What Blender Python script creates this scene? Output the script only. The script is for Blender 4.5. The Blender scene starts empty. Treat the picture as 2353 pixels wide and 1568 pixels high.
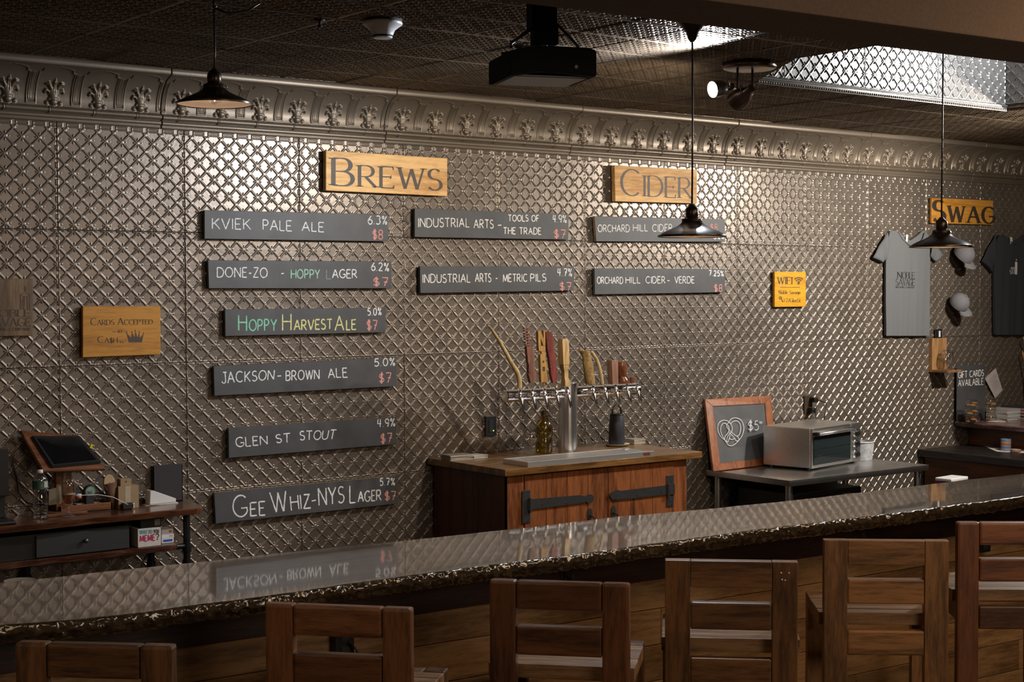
import bpy, bmesh, math, random
import numpy as np
from mathutils import Vector, Matrix, Euler
random.seed(7); rng = np.random.default_rng(7)
SC = bpy.context.scene
COL = SC.collection
PI = math.pi
# ------------------------------------------------------------------ camera
CAM = Vector((-2.5132, -6.6225, 1.9929)); YAW, PITCH, ROLL, F = 0.650982, -0.034182, -0.00266, 3512.55
cy, sy, cp, sp, cr, sr = math.cos(YAW), math.sin(YAW), math.cos(PITCH), math.sin(PITCH), math.cos(ROLL), math.sin(ROLL)
FW = Vector((sy*cp, cy*cp, sp)); R0 = Vector((cy, -sy, 0)); U0 = R0.cross(FW)
RT = cr*R0 + sr*U0; UP = -sr*R0 + cr*U0
cam = bpy.data.cameras.new('camera'); cam.sensor_width = 36.0; cam.lens = 36.0*F/2353.0
cam.clip_start = 0.05; cam.clip_end = 60
co = bpy.data.objects.new('camera', cam); COL.objects.link(co); SC.camera = co
co.matrix_world = Matrix(((RT.x, UP.x, -FW.x, CAM.x), (RT.y, UP.y, -FW.y, CAM.y), (RT.z, UP.z, -FW.z, CAM.z), (0, 0, 0, 1)))
def ray(px, py): return FW + RT*((px-1176.5)/F) - UP*((py-784)/F)
def on_x(px, py, x): d = ray(px, py); return CAM + d*((x-CAM.x)/d.x)
def on_y(px, py, y): d = ray(px, py); return CAM + d*((y-CAM.y)/d.y)
def on_z(px, py, z): d = ray(px, py); return CAM + d*((z-CAM.z)/d.z)
# ------------------------------------------------------------------ colour management, world
SC.view_settings.view_transform = 'Standard'; SC.view_settings.look = 'None'
SC.view_settings.gamma = 1.0; SC.view_settings.exposure = 0.12; SC.view_settings.use_curve_mapping = False
w = bpy.data.worlds.new('world'); SC.world = w; w.use_nodes = True
w.node_tree.nodes['Background'].inputs[0].default_value = (0.9, 0.75, 0.6, 1)
w.node_tree.nodes['Background'].inputs[1].default_value = 0.03
SC.cycles.max_bounces = 8; SC.cycles.glossy_bounces = 4; SC.cycles.transparent_max_bounces = 8
SC.cycles.sample_clamp_indirect = 4.0; SC.cycles.caustics_reflective = False; SC.cycles.caustics_refractive = False
SC.cycles.use_denoising = True
# ------------------------------------------------------------------ lights (the room's lamps, plus added fills)
def light(name, kind, loc, energy, col, size=0.05, aim=None, size_y=None, spread=None):
    l = bpy.data.lights.new(name, kind); l.energy = energy; l.color = col
    if kind == 'AREA':
        l.size = size
        if size_y: l.shape = 'RECTANGLE'; l.size_y = size_y
    else: l.shadow_soft_size = size
    if kind == 'SPOT': l.spot_size = spread or 2.0; l.spot_blend = 0.6
    o = bpy.data.objects.new(name, l); COL.objects.link(o); o.location = loc
    if aim: o.rotation_euler = (Vector(aim)-Vector(loc)).to_track_quat('-Z', 'Y').to_euler()
    return o
LAMP_A = on_y(1637, 206, -2.0)                       # lit head of the twin spot fixture
light('spot_light', 'SPOT', LAMP_A + Vector((-.03, .0, .0)), 95, (0.80, 0.88, 1.0), .035, LAMP_A + Vector((-1, .10, -.02)), spread=3.1)
light('spot_light', 'SPOT', (2.28, -1.93, 2.79), 76, (1.0, 0.86, 0.68), .04, (2.1, 0, 2.0), spread=2.2)
light('spot_light', 'SPOT', (5.63, -2.0, 2.77), 225, (1.0, 0.92, 0.82), .035, (3.3, -.1, 1.7), spread=2.9)
light('spot_light', 'SPOT', (5.84, -1.96, 2.78), 60, (1.0, 0.88, 0.72), .04, (6.4, 0, 1.5), spread=2.0)  # added to brighten the wall at far right; no head modelled for it
light('recess_light', 'AREA', (4.88, -2.15, 3.35), 20, (0.85, 0.92, 1.0), .22, (4.5, -1.38, 3.1))
light('fill_light', 'AREA', (-2.2, -3.9, 2.95), 18, (1.0, 0.70, 0.44), 1.6, (-1.2, -3.0, 0))  # added warm fill over the left stools, not a lamp of the room
light('fill_light', 'AREA', (2.6, -4.3, 2.95), 46, (1.0, 0.70, 0.44), 1.6, (2.3, -2.9, 0))  # added warm fill for the right-hand stools, no fixture
light('fill_light', 'AREA', (0.5, -8.0, 2.9), 75, (1.0, 0.8, 0.62), 2.0, (0.8, -1, 1.2))  # added fill from behind the camera, also lifts the metal reflections

# ------------------------------------------------------------------ mesh helpers
def add_box(bm, lo, hi, bev=0.0, seg=1, M=None):
    lo, hi = Vector(lo), Vector(hi); c = (lo+hi)/2; s = hi-lo
    r = bmesh.ops.create_cube(bm, size=1.0, matrix=Matrix.Translation(c) @ Matrix.Diagonal((s.x, s.y, s.z, 1)))
    vs = r['verts']
    if bev > 0:
        es = list({e for v in vs for e in v.link_edges})
        r2 = bmesh.ops.bevel(bm, geom=es, offset=min(bev, min(abs(s.x), abs(s.y), abs(s.z))*.45), segments=seg, profile=.6, affect='EDGES')
        vs = list({v for f in r2['faces'] for v in f.verts} | {v for v in vs if v.is_valid})
    if M is not None: bmesh.ops.transform(bm, matrix=M, verts=vs)
    return vs
def box(lo, hi, bev=0.0, seg=1, M=None):
    bm = bmesh.new(); add_box(bm, lo, hi, bev, seg, M); return bm
def obox(c, s, rot=(0, 0, 0), bev=0.0, seg=1, bm=None):
    bm = bm or bmesh.new(); s = Vector(s)
    add_box(bm, -s/2, s/2, bev, seg, Matrix.Translation(Vector(c)) @ Euler(rot).to_matrix().to_4x4()); return bm
def frames(pts):
    pts = [Vector(p) for p in pts]; out = []; up = None
    for i, p in enumerate(pts):
        t = (pts[min(i+1, len(pts)-1)] - pts[max(i-1, 0)]).normalized()
        if up is None:
            up = Vector((0, 0, 1)) if abs(t.z) < .9 else Vector((1, 0, 0))
        a = t.cross(up).normalized(); up = a.cross(t).normalized(); out.append((p, a, up))
    return out
def add_tube(bm, pts, r, n=8, caps=True, sx=1.0):
    rs = r if isinstance(r, (list, tuple)) else [r]*len(pts); rings = []
    for (p, a, b), rr in zip(frames(pts), rs):
        rings.append([bm.verts.new(p + a*(math.cos(2*PI*k/n)*rr*sx) + b*(math.sin(2*PI*k/n)*rr)) for k in range(n)])
    for A, B in zip(rings, rings[1:]):
        for k in range(n): bm.faces.new((A[k], A[(k+1) % n], B[(k+1) % n], B[k]))
    if caps: bm.faces.new(rings[0][::-1]); bm.faces.new(rings[-1])
    return bm
def tube(pts, r, n=8, **k): return add_tube(bmesh.new(), pts, r, n, **k)
def add_lathe(bm, prof, o=(0, 0, 0), n=24, M=None):
    o = Vector(o); rings = []; M = M or Matrix.Identity(3)
    for (r, z) in prof:
        if r < 1e-5: rings.append([bm.verts.new(o + M @ Vector((0, 0, z)))])
        else: rings.append([bm.verts.new(o + M @ Vector((r*math.cos(2*PI*k/n), r*math.sin(2*PI*k/n), z))) for k in range(n)])
    for A, B in zip(rings, rings[1:]):
        for k in range(n):
            f = [A[k % len(A)], A[(k+1) % len(A)], B[(k+1) % len(B)], B[k % len(B)]]
            f = list(dict.fromkeys(f))
            if len(f) > 2:
                try: bm.faces.new(f)
                except ValueError: pass
    return bm
def lathe(prof, o=(0, 0, 0), n=24, M=None): return add_lathe(bmesh.new(), prof, o, n, M)
def add_prism(bm, poly, d, M=None):
    """poly: 2-D points (x, z) in the plane y = 0, thickness d towards +y"""
    a = [bm.verts.new((x, 0, z)) for x, z in poly]; b = [bm.verts.new((x, d, z)) for x, z in poly]; n = len(poly)
    bm.faces.new(a); bm.faces.new(b[::-1])
    for k in range(n): bm.faces.new((a[k], b[k], b[(k+1) % n], a[(k+1) % n]))
    if M is not None: bmesh.ops.transform(bm, matrix=M, verts=a+b)
    return bm
def grid_mesh(name, P, flip=False):
    n, m, _ = P.shape
    me = bpy.data.meshes.new(name); me.vertices.add(n*m); me.vertices.foreach_set('co', P.reshape(-1).astype(np.float32))
    i = np.arange(n*m).reshape(n, m)
    q = np.stack([i[:-1, :-1], i[1:, :-1], i[1:, 1:], i[:-1, 1:]], -1).reshape(-1, 4)
    if flip: q = q[:, ::-1]
    k = len(q); me.loops.add(4*k); me.loops.foreach_set('vertex_index', q.reshape(-1).astype(np.int32))
    me.polygons.add(k); me.polygons.foreach_set('loop_start', np.arange(0, 4*k, 4, dtype=np.int32))
    me.polygons.foreach_set('use_smooth', np.ones(k, dtype=bool)); me.update(); me.validate(); return me
def obj(name, bm, m=None, parent=None, smooth=False, local=False, kind=None, label=None, angle=None):
    if isinstance(bm, bmesh.types.BMesh):
        bmesh.ops.recalc_face_normals(bm, faces=bm.faces[:])
        me = bpy.data.meshes.new(name); bm.to_mesh(me); bm.free()
        if smooth:
            for p in me.polygons: p.use_smooth = True
            if angle is not None: me.set_sharp_from_angle(angle=angle)
    else: me = bm
    o = bpy.data.objects.new(name, me); COL.objects.link(o)
    if m is not None and len(me.materials) == 0: me.materials.append(m)
    if parent is not None:
        o.parent = parent
        if not local: o.matrix_parent_inverse = basis(parent).inverted()
    if kind: o['kind'] = kind
    if label: o['label'] = label
    return o
def basis(o):
    b = o.matrix_basis.copy()
    return b if o.parent is None else basis(o.parent) @ o.matrix_parent_inverse @ b
def tag(o, label, cat, group=None):
    o['label'] = label; o['category'] = cat
    if group: o['group'] = group
    return o
def thing(name, label, cat, loc=(0, 0, 0), rz=0.0, group=None):
    o = bpy.data.objects.new(name, None); COL.objects.link(o); o.location = loc; o.rotation_euler = (0, 0, rz)
    o.empty_display_size = .05; return tag(o, label, cat, group)
def copy_tree(o, parent=None):
    c = o.copy(); COL.objects.link(c)
    if parent is not None: c.parent = parent
    for ch in o.children: copy_tree(ch, c)
    return c
# ------------------------------------------------------------------ materials
def new_mat(name):
    m = bpy.data.materials.new(name); m.use_nodes = True; nt = m.node_tree
    return m, nt, nt.nodes['Principled BSDF']
def node(nt, t, **k):
    n = nt.nodes.new(t)
    for a, v in k.items(): setattr(n, a, v)
    return n
def plain(name, col, rough=.5, metal=0.0, noise=0.12, nscale=30, bump=0.0, emit=None, es=0, coat=0, spec=.5):
    m, nt, b = new_mat(name)
    tc = node(nt, 'ShaderNodeTexCoord'); nz = node(nt, 'ShaderNodeTexNoise'); nz.inputs['Scale'].default_value = nscale; nz.inputs['Detail'].default_value = 4
    nt.links.new(tc.outputs['Object'], nz.inputs['Vector'])
    mr = node(nt, 'ShaderNodeMapRange'); mr.inputs[3].default_value = 1-noise; mr.inputs[4].default_value = 1+noise; mr.inputs[1].default_value = .25; mr.inputs[2].default_value = .75
    nt.links.new(nz.outputs['Fac'], mr.inputs[0])
    mx = node(nt, 'ShaderNodeVectorMath', operation='SCALE'); mx.inputs[0].default_value = col[:3]; nt.links.new(mr.outputs[0], mx.inputs['Scale'])
    nt.links.new(mx.outputs[0], b.inputs['Base Color'])
    b.inputs['Roughness'].default_value = rough; b.inputs['Metallic'].default_value = metal; b.inputs['Specular IOR Level'].default_value = spec
    b.inputs['Coat Weight'].default_value = coat; b.inputs['Coat Roughness'].default_value = .08
    if bump:
        bp = node(nt, 'ShaderNodeBump'); bp.inputs['Strength'].default_value = bump; bp.inputs['Distance'].default_value = .004
        nt.links.new(nz.outputs['Fac'], bp.inputs['Height']); nt.links.new(bp.outputs[0], b.inputs['Normal'])
    if emit: b.inputs['Emission Color'].default_value = (*emit, 1); b.inputs['Emission Strength'].default_value = es
    return m
def wood(name, c1, c2, axis='x', rough=.45, scale=1.0, knots=.5, coat=0.0, vary=.25, bump=.25, grain=1.0):
    """stretched grain along one object axis, with cathedral swirls, knots and a different cut for every object"""
    m, nt, b = new_mat(name); L = nt.links.new
    tc = node(nt, 'ShaderNodeTexCoord'); oi = node(nt, 'ShaderNodeObjectInfo')
    off = node(nt, 'ShaderNodeVectorMath', operation='SCALE'); off.inputs[0].default_value = (13.1, 7.7, 5.3); L(oi.outputs['Random'], off.inputs['Scale'])
    ad = node(nt, 'ShaderNodeVectorMath', operation='ADD'); L(tc.outputs['Object'], ad.inputs[0]); L(off.outputs[0], ad.inputs[1])
    mp = node(nt, 'ShaderNodeMapping'); s = {'x': (1.2, 11, 11), 'y': (11, 1.2, 11), 'z': (11, 11, 1.2)}[axis]
    mp.inputs['Scale'].default_value = tuple(v*scale for v in s); L(ad.outputs[0], mp.inputs['Vector'])
    n1 = node(nt, 'ShaderNodeTexNoise'); n1.inputs['Scale'].default_value = 1.0; n1.inputs['Detail'].default_value = 2; n1.inputs['Distortion'].default_value = .8; L(mp.outputs[0], n1.inputs['Vector'])
    rg = node(nt, 'ShaderNodeMath', operation='MULTIPLY'); rg.inputs[1].default_value = 14*grain; L(n1.outputs['Fac'], rg.inputs[0])
    sn = node(nt, 'ShaderNodeMath', operation='SINE'); L(rg.outputs[0], sn.inputs[0])
    n2 = node(nt, 'ShaderNodeTexNoise'); n2.inputs['Scale'].default_value = 9; n2.inputs['Detail'].default_value = 5; L(mp.outputs[0], n2.inputs['Vector'])
    mix = node(nt, 'ShaderNodeMath', operation='MULTIPLY_ADD'); mix.inputs[1].default_value = .17; L(sn.outputs[0], mix.inputs[0])
    n3 = node(nt, 'ShaderNodeTexNoise'); n3.inputs['Scale'].default_value = 34; n3.inputs['Detail'].default_value = 3; L(mp.outputs[0], n3.inputs['Vector'])
    fg = node(nt, 'ShaderNodeMath', operation='MULTIPLY_ADD'); fg.inputs[1].default_value = .6; fg.inputs[2].default_value = -.3; L(n3.outputs['Fac'], fg.inputs[0])
    fa = node(nt, 'ShaderNodeMath', operation='ADD'); L(fg.outputs[0], fa.inputs[0]); L(n2.outputs['Fac'], fa.inputs[1]); L(fa.outputs[0], mix.inputs[2])
    cr_ = node(nt, 'ShaderNodeValToRGB'); e = cr_.color_ramp.elements; e[0].position = .25; e[0].color = (*[v*.8 for v in c1], 1); e[1].position = .72; e[1].color = (*c2, 1); L(mix.outputs[0], cr_.inputs[0])
    vo = node(nt, 'ShaderNodeTexVoronoi'); vo.inputs['Scale'].default_value = .62; L(mp.outputs[0], vo.inputs['Vector'])
    km = node(nt, 'ShaderNodeMapRange'); km.inputs[1].default_value = .04; km.inputs[2].default_value = .13; km.inputs[3].default_value = 1-knots; km.inputs[4].default_value = 1; L(vo.outputs['Distance'], km.inputs[0])
    vr = node(nt, 'ShaderNodeMapRange'); vr.inputs[3].default_value = 1-vary; vr.inputs[4].default_value = 1+vary; L(oi.outputs['Random'], vr.inputs[0])
    mu = node(nt, 'ShaderNodeMath', operation='MULTIPLY'); L(km.outputs[0], mu.inputs[0]); L(vr.outputs[0], mu.inputs[1])
    sc = node(nt, 'ShaderNodeVectorMath', operation='SCALE'); L(cr_.outputs[0], sc.inputs[0]); L(mu.outputs[0], sc.inputs['Scale']); L(sc.outputs[0], b.inputs['Base Color'])
    b.inputs['Roughness'].default_value = rough; b.inputs['Coat Weight'].default_value = coat; b.inputs['Coat Roughness'].default_value = .15
    bp = node(nt, 'ShaderNodeBump'); bp.inputs['Strength'].default_value = bump; bp.inputs['Distance'].default_value = .002; L(mix.outputs[0], bp.inputs['Height']); L(bp.outputs[0], b.inputs['Normal'])
    return m
def tin(name, col, rough, metal, wob=.5, patches=.2, spec=.5):
    """painted pressed tin: low waves in the sheet, small dents, patchy tarnish"""
    m, nt, b = new_mat(name); L = nt.links.new
    tc = node(nt, 'ShaderNodeTexCoord'); oi = node(nt, 'ShaderNodeObjectInfo')
    off = node(nt, 'ShaderNodeVectorMath', operation='SCALE'); off.inputs[0].default_value = (31, 17, 23); L(oi.outputs['Random'], off.inputs['Scale'])
    ad = node(nt, 'ShaderNodeVectorMath', operation='ADD'); L(tc.outputs['Object'], ad.inputs[0]); L(off.outputs[0], ad.inputs[1])
    n1 = node(nt, 'ShaderNodeTexNoise'); n1.inputs['Scale'].default_value = 5; n1.inputs['Detail'].default_value = 3; L(ad.outputs[0], n1.inputs['Vector'])
    n2 = node(nt, 'ShaderNodeTexNoise'); n2.inputs['Scale'].default_value = 60; n2.inputs['Detail'].default_value = 3; L(ad.outputs[0], n2.inputs['Vector'])
    b1 = node(nt, 'ShaderNodeBump'); b1.inputs['Strength'].default_value = wob; b1.inputs['Distance'].default_value = .012; L(n1.outputs['Fac'], b1.inputs['Height'])
    b2 = node(nt, 'ShaderNodeBump'); b2.inputs['Strength'].default_value = .35; b2.inputs['Distance'].default_value = .0012; L(n2.outputs['Fac'], b2.inputs['Height']); L(b1.outputs[0], b2.inputs['Normal']); L(b2.outputs[0], b.inputs['Normal'])
    mr = node(nt, 'ShaderNodeMapRange'); mr.inputs[1].default_value = .3; mr.inputs[2].default_value = .7; mr.inputs[3].default_value = 1-patches; mr.inputs[4].default_value = 1+patches; L(n1.outputs['Fac'], mr.inputs[0])
    sc = node(nt, 'ShaderNodeVectorMath', operation='SCALE'); sc.inputs[0].default_value = col; L(mr.outputs[0], sc.inputs['Scale']); L(sc.outputs[0], b.inputs['Base Color'])
    b.inputs['Roughness'].default_value = rough; b.inputs['Metallic'].default_value = metal; b.inputs['Specular IOR Level'].default_value = spec
    return m
def glass(name, col=(1, 1, 1), rough=0.02, ior=1.45, thin=1.0, base=.14):
    m, nt, b = new_mat(name)
    b.inputs['Base Color'].default_value = (*col, 1); b.inputs['Roughness'].default_value = rough
    b.inputs['Transmission Weight'].default_value = 1.0; b.inputs['IOR'].default_value = ior
    tr = node(nt, 'ShaderNodeBsdfTransparent'); tr.inputs[0].default_value = (*[min(1, c*.97) for c in col], 1)
    mx = node(nt, 'ShaderNodeMixShader'); fr = node(nt, 'ShaderNodeMath', operation='MULTIPLY_ADD'); lw = node(nt, 'ShaderNodeLayerWeight'); lw.inputs[0].default_value = .5; pw = node(nt, 'ShaderNodeMath', operation='POWER'); pw.inputs[1].default_value = 2.2
    nt.links.new(lw.outputs['Facing'], pw.inputs[0]); nt.links.new(pw.outputs[0], fr.inputs[0]); fr.inputs[1].default_value = .75; fr.inputs[2].default_value = base
    gl = node(nt, 'ShaderNodeBsdfGlossy'); gl.inputs['Roughness'].default_value = rough
    nt.links.new(fr.outputs[0], mx.inputs[0]); nt.links.new(tr.outputs[0], mx.inputs[1]); nt.links.new(gl.outputs[0], mx.inputs[2])
    m2 = node(nt, 'ShaderNodeMixShader'); m2.inputs[0].default_value = thin
    nt.links.new(b.outputs[0], m2.inputs[1]); nt.links.new(mx.outputs[0], m2.inputs[2])
    nt.links.new(m2.outputs[0], nt.nodes['Material Output'].inputs['Surface'])
    return m
M = {}
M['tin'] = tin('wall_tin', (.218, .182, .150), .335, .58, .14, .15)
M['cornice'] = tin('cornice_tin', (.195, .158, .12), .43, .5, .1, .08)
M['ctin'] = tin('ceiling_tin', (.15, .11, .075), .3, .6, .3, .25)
M['rtin'] = tin('recess_tin', (.24, .22, .20), .3, .65, .12, .1)
M['plaster'] = plain('beam_paint', (.14, .095, .068), .9, bump=.4, nscale=90)
M['wallp'] = plain('room_paint', (.20, .155, .115), .8)
M['black'] = plain('black_plastic', (.012, .012, .013), .38)
M['blackmatte'] = plain('matte_black', (.018, .017, .018), .7)
M['iron'] = plain('black_iron', (.060, .063, .068), .45, .5, bump=.3)
M['tray'] = plain('satin_steel', (.80, .79, .78), .42, 1.0, noise=.05, nscale=80)
M['chrome'] = plain('chrome', (.86, .86, .88), .13, 1.0, noise=.02)
M['column'] = plain('polished_column', (.88, .88, .9), .26, 1.0, noise=.02)
M['steel'] = plain('brushed_steel', (.78, .77, .75), .34, 1.0, noise=.06, nscale=60)
M['steeld'] = plain('dull_steel', (.66, .65, .64), .3, 1.0, noise=.15, nscale=12)
M['bronze'] = plain('oil_bronze', (.06, .045, .035), .3, .8)
M['white'] = plain('white_plastic', (.72, .72, .72), .4, noise=.03)
M['paper'] = plain('paper', (.62, .6, .57), .8, noise=.06)
M['glow'] = plain('lamp_face', (1, 1, 1), emit=(.92, .96, 1.0), es=60)
M['bulbglass'] = glass('clear_glass')
M['pet'] = glass('clear_plastic', rough=.08, base=.22)
M['ink'] = plain('dark_ink', (.035, .025, .018), .6)
M['inkbrown'] = plain('burnt_ink', (.07, .045, .03), .6)
# ------------------------------------------------------------------ lettering: one stroke skeleton per sign, drawn as chalk or with a broad nib and serifs
def arc(cx, cy_, rx, ry, a0, a1, n=None):
    n = n or max(4, int(abs(a1-a0)/18)); return [(cx+rx*math.cos(math.radians(a0+(a1-a0)*i/n)), cy_+ry*math.sin(math.radians(a0+(a1-a0)*i/n))) for i in range(n+1)]
def ln(*v): return [(v[i], v[i+1]) for i in range(0, len(v), 2)]
G = {
'A': (.80, [ln(0, 0, .4, 1), ln(.4, 1, .8, 0), ln(.15, .36, .65, .36)]),
'B': (.62, [ln(0, 0, 0, 1), ln(0, 1, .27, 1)+arc(.3, .76, .25, .24, 90, -90)+ln(0, .52), ln(0, .52, .3, .52)+arc(.32, .26, .3, .26, 90, -90)+ln(0, 0)]),
'C': (.78, [arc(.45, .5, .45, .5, 48, 312)]),
'D': (.76, [ln(0, 0, 0, 1), ln(0, 1, .25, 1)+arc(.28, .5, .48, .5, 90, -90)+ln(0, 0)]),
'E': (.56, [ln(0, 0, 0, 1), ln(0, 1, .54, 1), ln(0, .52, .44, .52), ln(0, 0, .56, 0)]),
'F': (.54, [ln(0, 0, 0, 1), ln(0, 1, .54, 1), ln(0, .52, .42, .52)]),
'G': (.80, [arc(.45, .5, .45, .5, 48, 330)+ln(.8, .42), ln(.48, .42, .84, .42)]),
'H': (.72, [ln(0, 0, 0, 1), ln(.72, 0, .72, 1), ln(0, .52, .72, .52)]),
'I': (.06, [ln(.03, 0, .03, 1)]),
'J': (.46, [ln(.44, 1, .44, .22)+arc(.22, .22, .22, .22, 0, -170), ln(.2, 1, .64, 1)]),
'K': (.66, [ln(0, 0, 0, 1), ln(.62, 1, 0, .42), ln(.18, .56, .68, 0)]),
'L': (.52, [ln(0, 0, 0, 1), ln(0, 0, .52, 0)]),
'M': (.86, [ln(0, 0, .06, 1), ln(.06, 1, .43, .1), ln(.43, .1, .8, 1), ln(.8, 1, .86, 0)]),
'N': (.72, [ln(0, 0, 0, 1), ln(0, 1, .72, 0), ln(.72, 0, .72, 1)]),
'O': (.88, [arc(.44, .5, .44, .5, 90, 450)]),
'P': (.58, [ln(0, 0, 0, 1), ln(0, 1, .27, 1)+arc(.29, .73, .28, .27, 90, -90)+ln(0, .46)]),
'R': (.68, [ln(0, 0, 0, 1), ln(0, 1, .27, 1)+arc(.29, .74, .28, .26, 90, -90)+ln(0, .48), ln(.25, .48, .68, 0)]),
'S': (.56, [arc(.28, .76, .25, .24, 35, 255)+arc(.28, .26, .29, .26, 78, -150)]),
'T': (.68, [ln(.34, 0, .34, 1), ln(0, 1, .68, 1)]),
'U': (.70, [ln(0, 1, 0, .32)+arc(.35, .32, .35, .32, 180, 360)+ln(.7, 1)]),
'V': (.76, [ln(0, 1, .38, 0), ln(.38, 0, .76, 1)]),
'W': (1.06, [ln(0, 1, .27, 0), ln(.27, 0, .53, .95), ln(.53, .95, .79, 0), ln(.79, 0, 1.06, 1)]),
'Y': (.70, [ln(0, 1, .35, .48), ln(.7, 1, .35, .48), ln(.35, .48, .35, 0)]),
'Z': (.64, [ln(.03, 1, .62, 1), ln(.62, 1, 0, 0), ln(0, 0, .64, 0)]),
'X': (.66, [ln(0, 1, .66, 0), ln(.66, 1, 0, 0)]),
'0': (.56, [arc(.28, .5, .28, .5, 90, 450)]),
'1': (.2, [ln(0, .8, .16, 1, .16, 0)]),
'2': (.52, [arc(.25, .73, .24, .27, 160, -30)+ln(0, 0), ln(0, 0, .52, 0)]),
'3': (.5, [arc(.23, .75, .24, .25, 140, -80)+arc(.22, .26, .28, .26, 80, -145)]),
'4': (.56, [ln(.12, 1, .04, .42, .56, .42), ln(.42, 1, .38, 0)]),
'5': (.5, [ln(.48, 1, .08, 1, .04, .56)+arc(.22, .32, .27, .32, 110, -140)]),
'6': (.52, [ln(.42, 1)+arc(.27, .3, .27, .42, 140, 190)+arc(.27, .28, .25, .28, 180, -180)]),
'7': (.54, [ln(0, 1, .54, 1, .2, 0), ln(.2, .5, .52, .52)]),
'8': (.5, [arc(.25, .75, .22, .25, -90, 270), arc(.25, .25, .25, .25, 90, 450)]),
'9': (.5, [arc(.25, .72, .24, .28, 0, 360)+ln(.46, .4, .36, 0)]),
'$': (.52, [arc(.26, .7, .23, .2, 35, 255)+arc(.26, .29, .26, .21, 78, -150), ln(.22, -.1, .22, 1.08), ln(.33, -.1, .33, 1.08)]),
'%': (.64, [arc(.12, .82, .1, .16, 0, 360), ln(.56, 1, .12, 0), arc(.52, .16, .1, .15, 0, 360)]),
'-': (.3, [ln(0, .42, .3, .45)]), '_': (.9, [ln(0, .5, .9, .5)]),
'.': (.06, [ln(0, 0, .03, .05)]), "'": (.05, [ln(0, .9, .03, 1)]),
':': (.1, [arc(.05, .08, .03, .03, 0, 360), arc(.05, .5, .03, .03, 0, 360)]),
'?': (.46, [arc(.23, .75, .22, .25, 165, -60)+ln(.23, .3), arc(.23, .04, .03, .04, 0, 360)]),
'o': (.5, [arc(.25, .3, .25, .3, 90, 450)]), 'b': (.5, [ln(0, 0, 0, 1), arc(.24, .3, .25, .3, 170, -170)]),
'l': (.06, [ln(.03, 0, .03, 1)]), 'e': (.46, [ln(.02, .32, .46, .32)+arc(.24, .3, .23, .3, 10, 320)]),
'a': (.44, [arc(.22, .42, .18, .18, 160, 0)+ln(.4, 0), arc(.2, .17, .19, .17, 60, 400)]),
'v': (.46, [ln(0, .6, .23, 0), ln(.23, 0, .46, .6)]), 'g': (.44, [arc(.2, .38, .18, .2, 0, 360), ln(.42, .6, .42, -.1)+arc(.2, -.12, .2, .16, 0, -160)]),
'n': (.46, [ln(0, 0, 0, .6), arc(.22, .38, .22, .22, 170, 0)+ln(.44, 0)]), 't': (.3, [ln(.12, .85, .12, .12)+arc(.22, .12, .1, .12, 180, 300), ln(0, .6, .28, .6)]),
'i': (.06, [ln(.03, 0, .03, .6), ln(.03, .8, .04, .85)]), 's': (.36, [arc(.18, .46, .15, .14, 35, 255)+arc(.18, .16, .18, .16, 78, -150)]),
'u': (.46, [ln(0, .6, 0, .2)+arc(.22, .2, .22, .2, 180, 360)+ln(.44, .6)]),
}
def layout(text, gap=.24, small=0.0, space=.55):
    x = 0; out = []; first = True
    for ch in text:
        if ch == ' ': x += space; first = True; continue
        wd, st = G[ch]; k = 1.0 if (first or not small) else small
        if ch in '-%$': k = 1.0 if not small else k
        for s in st: out.append(([(x+p[0]*k, p[1]*k) for p in s], k))
        x += wd*k + gap*(k if small else 1); first = False
    return out, x-gap
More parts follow.
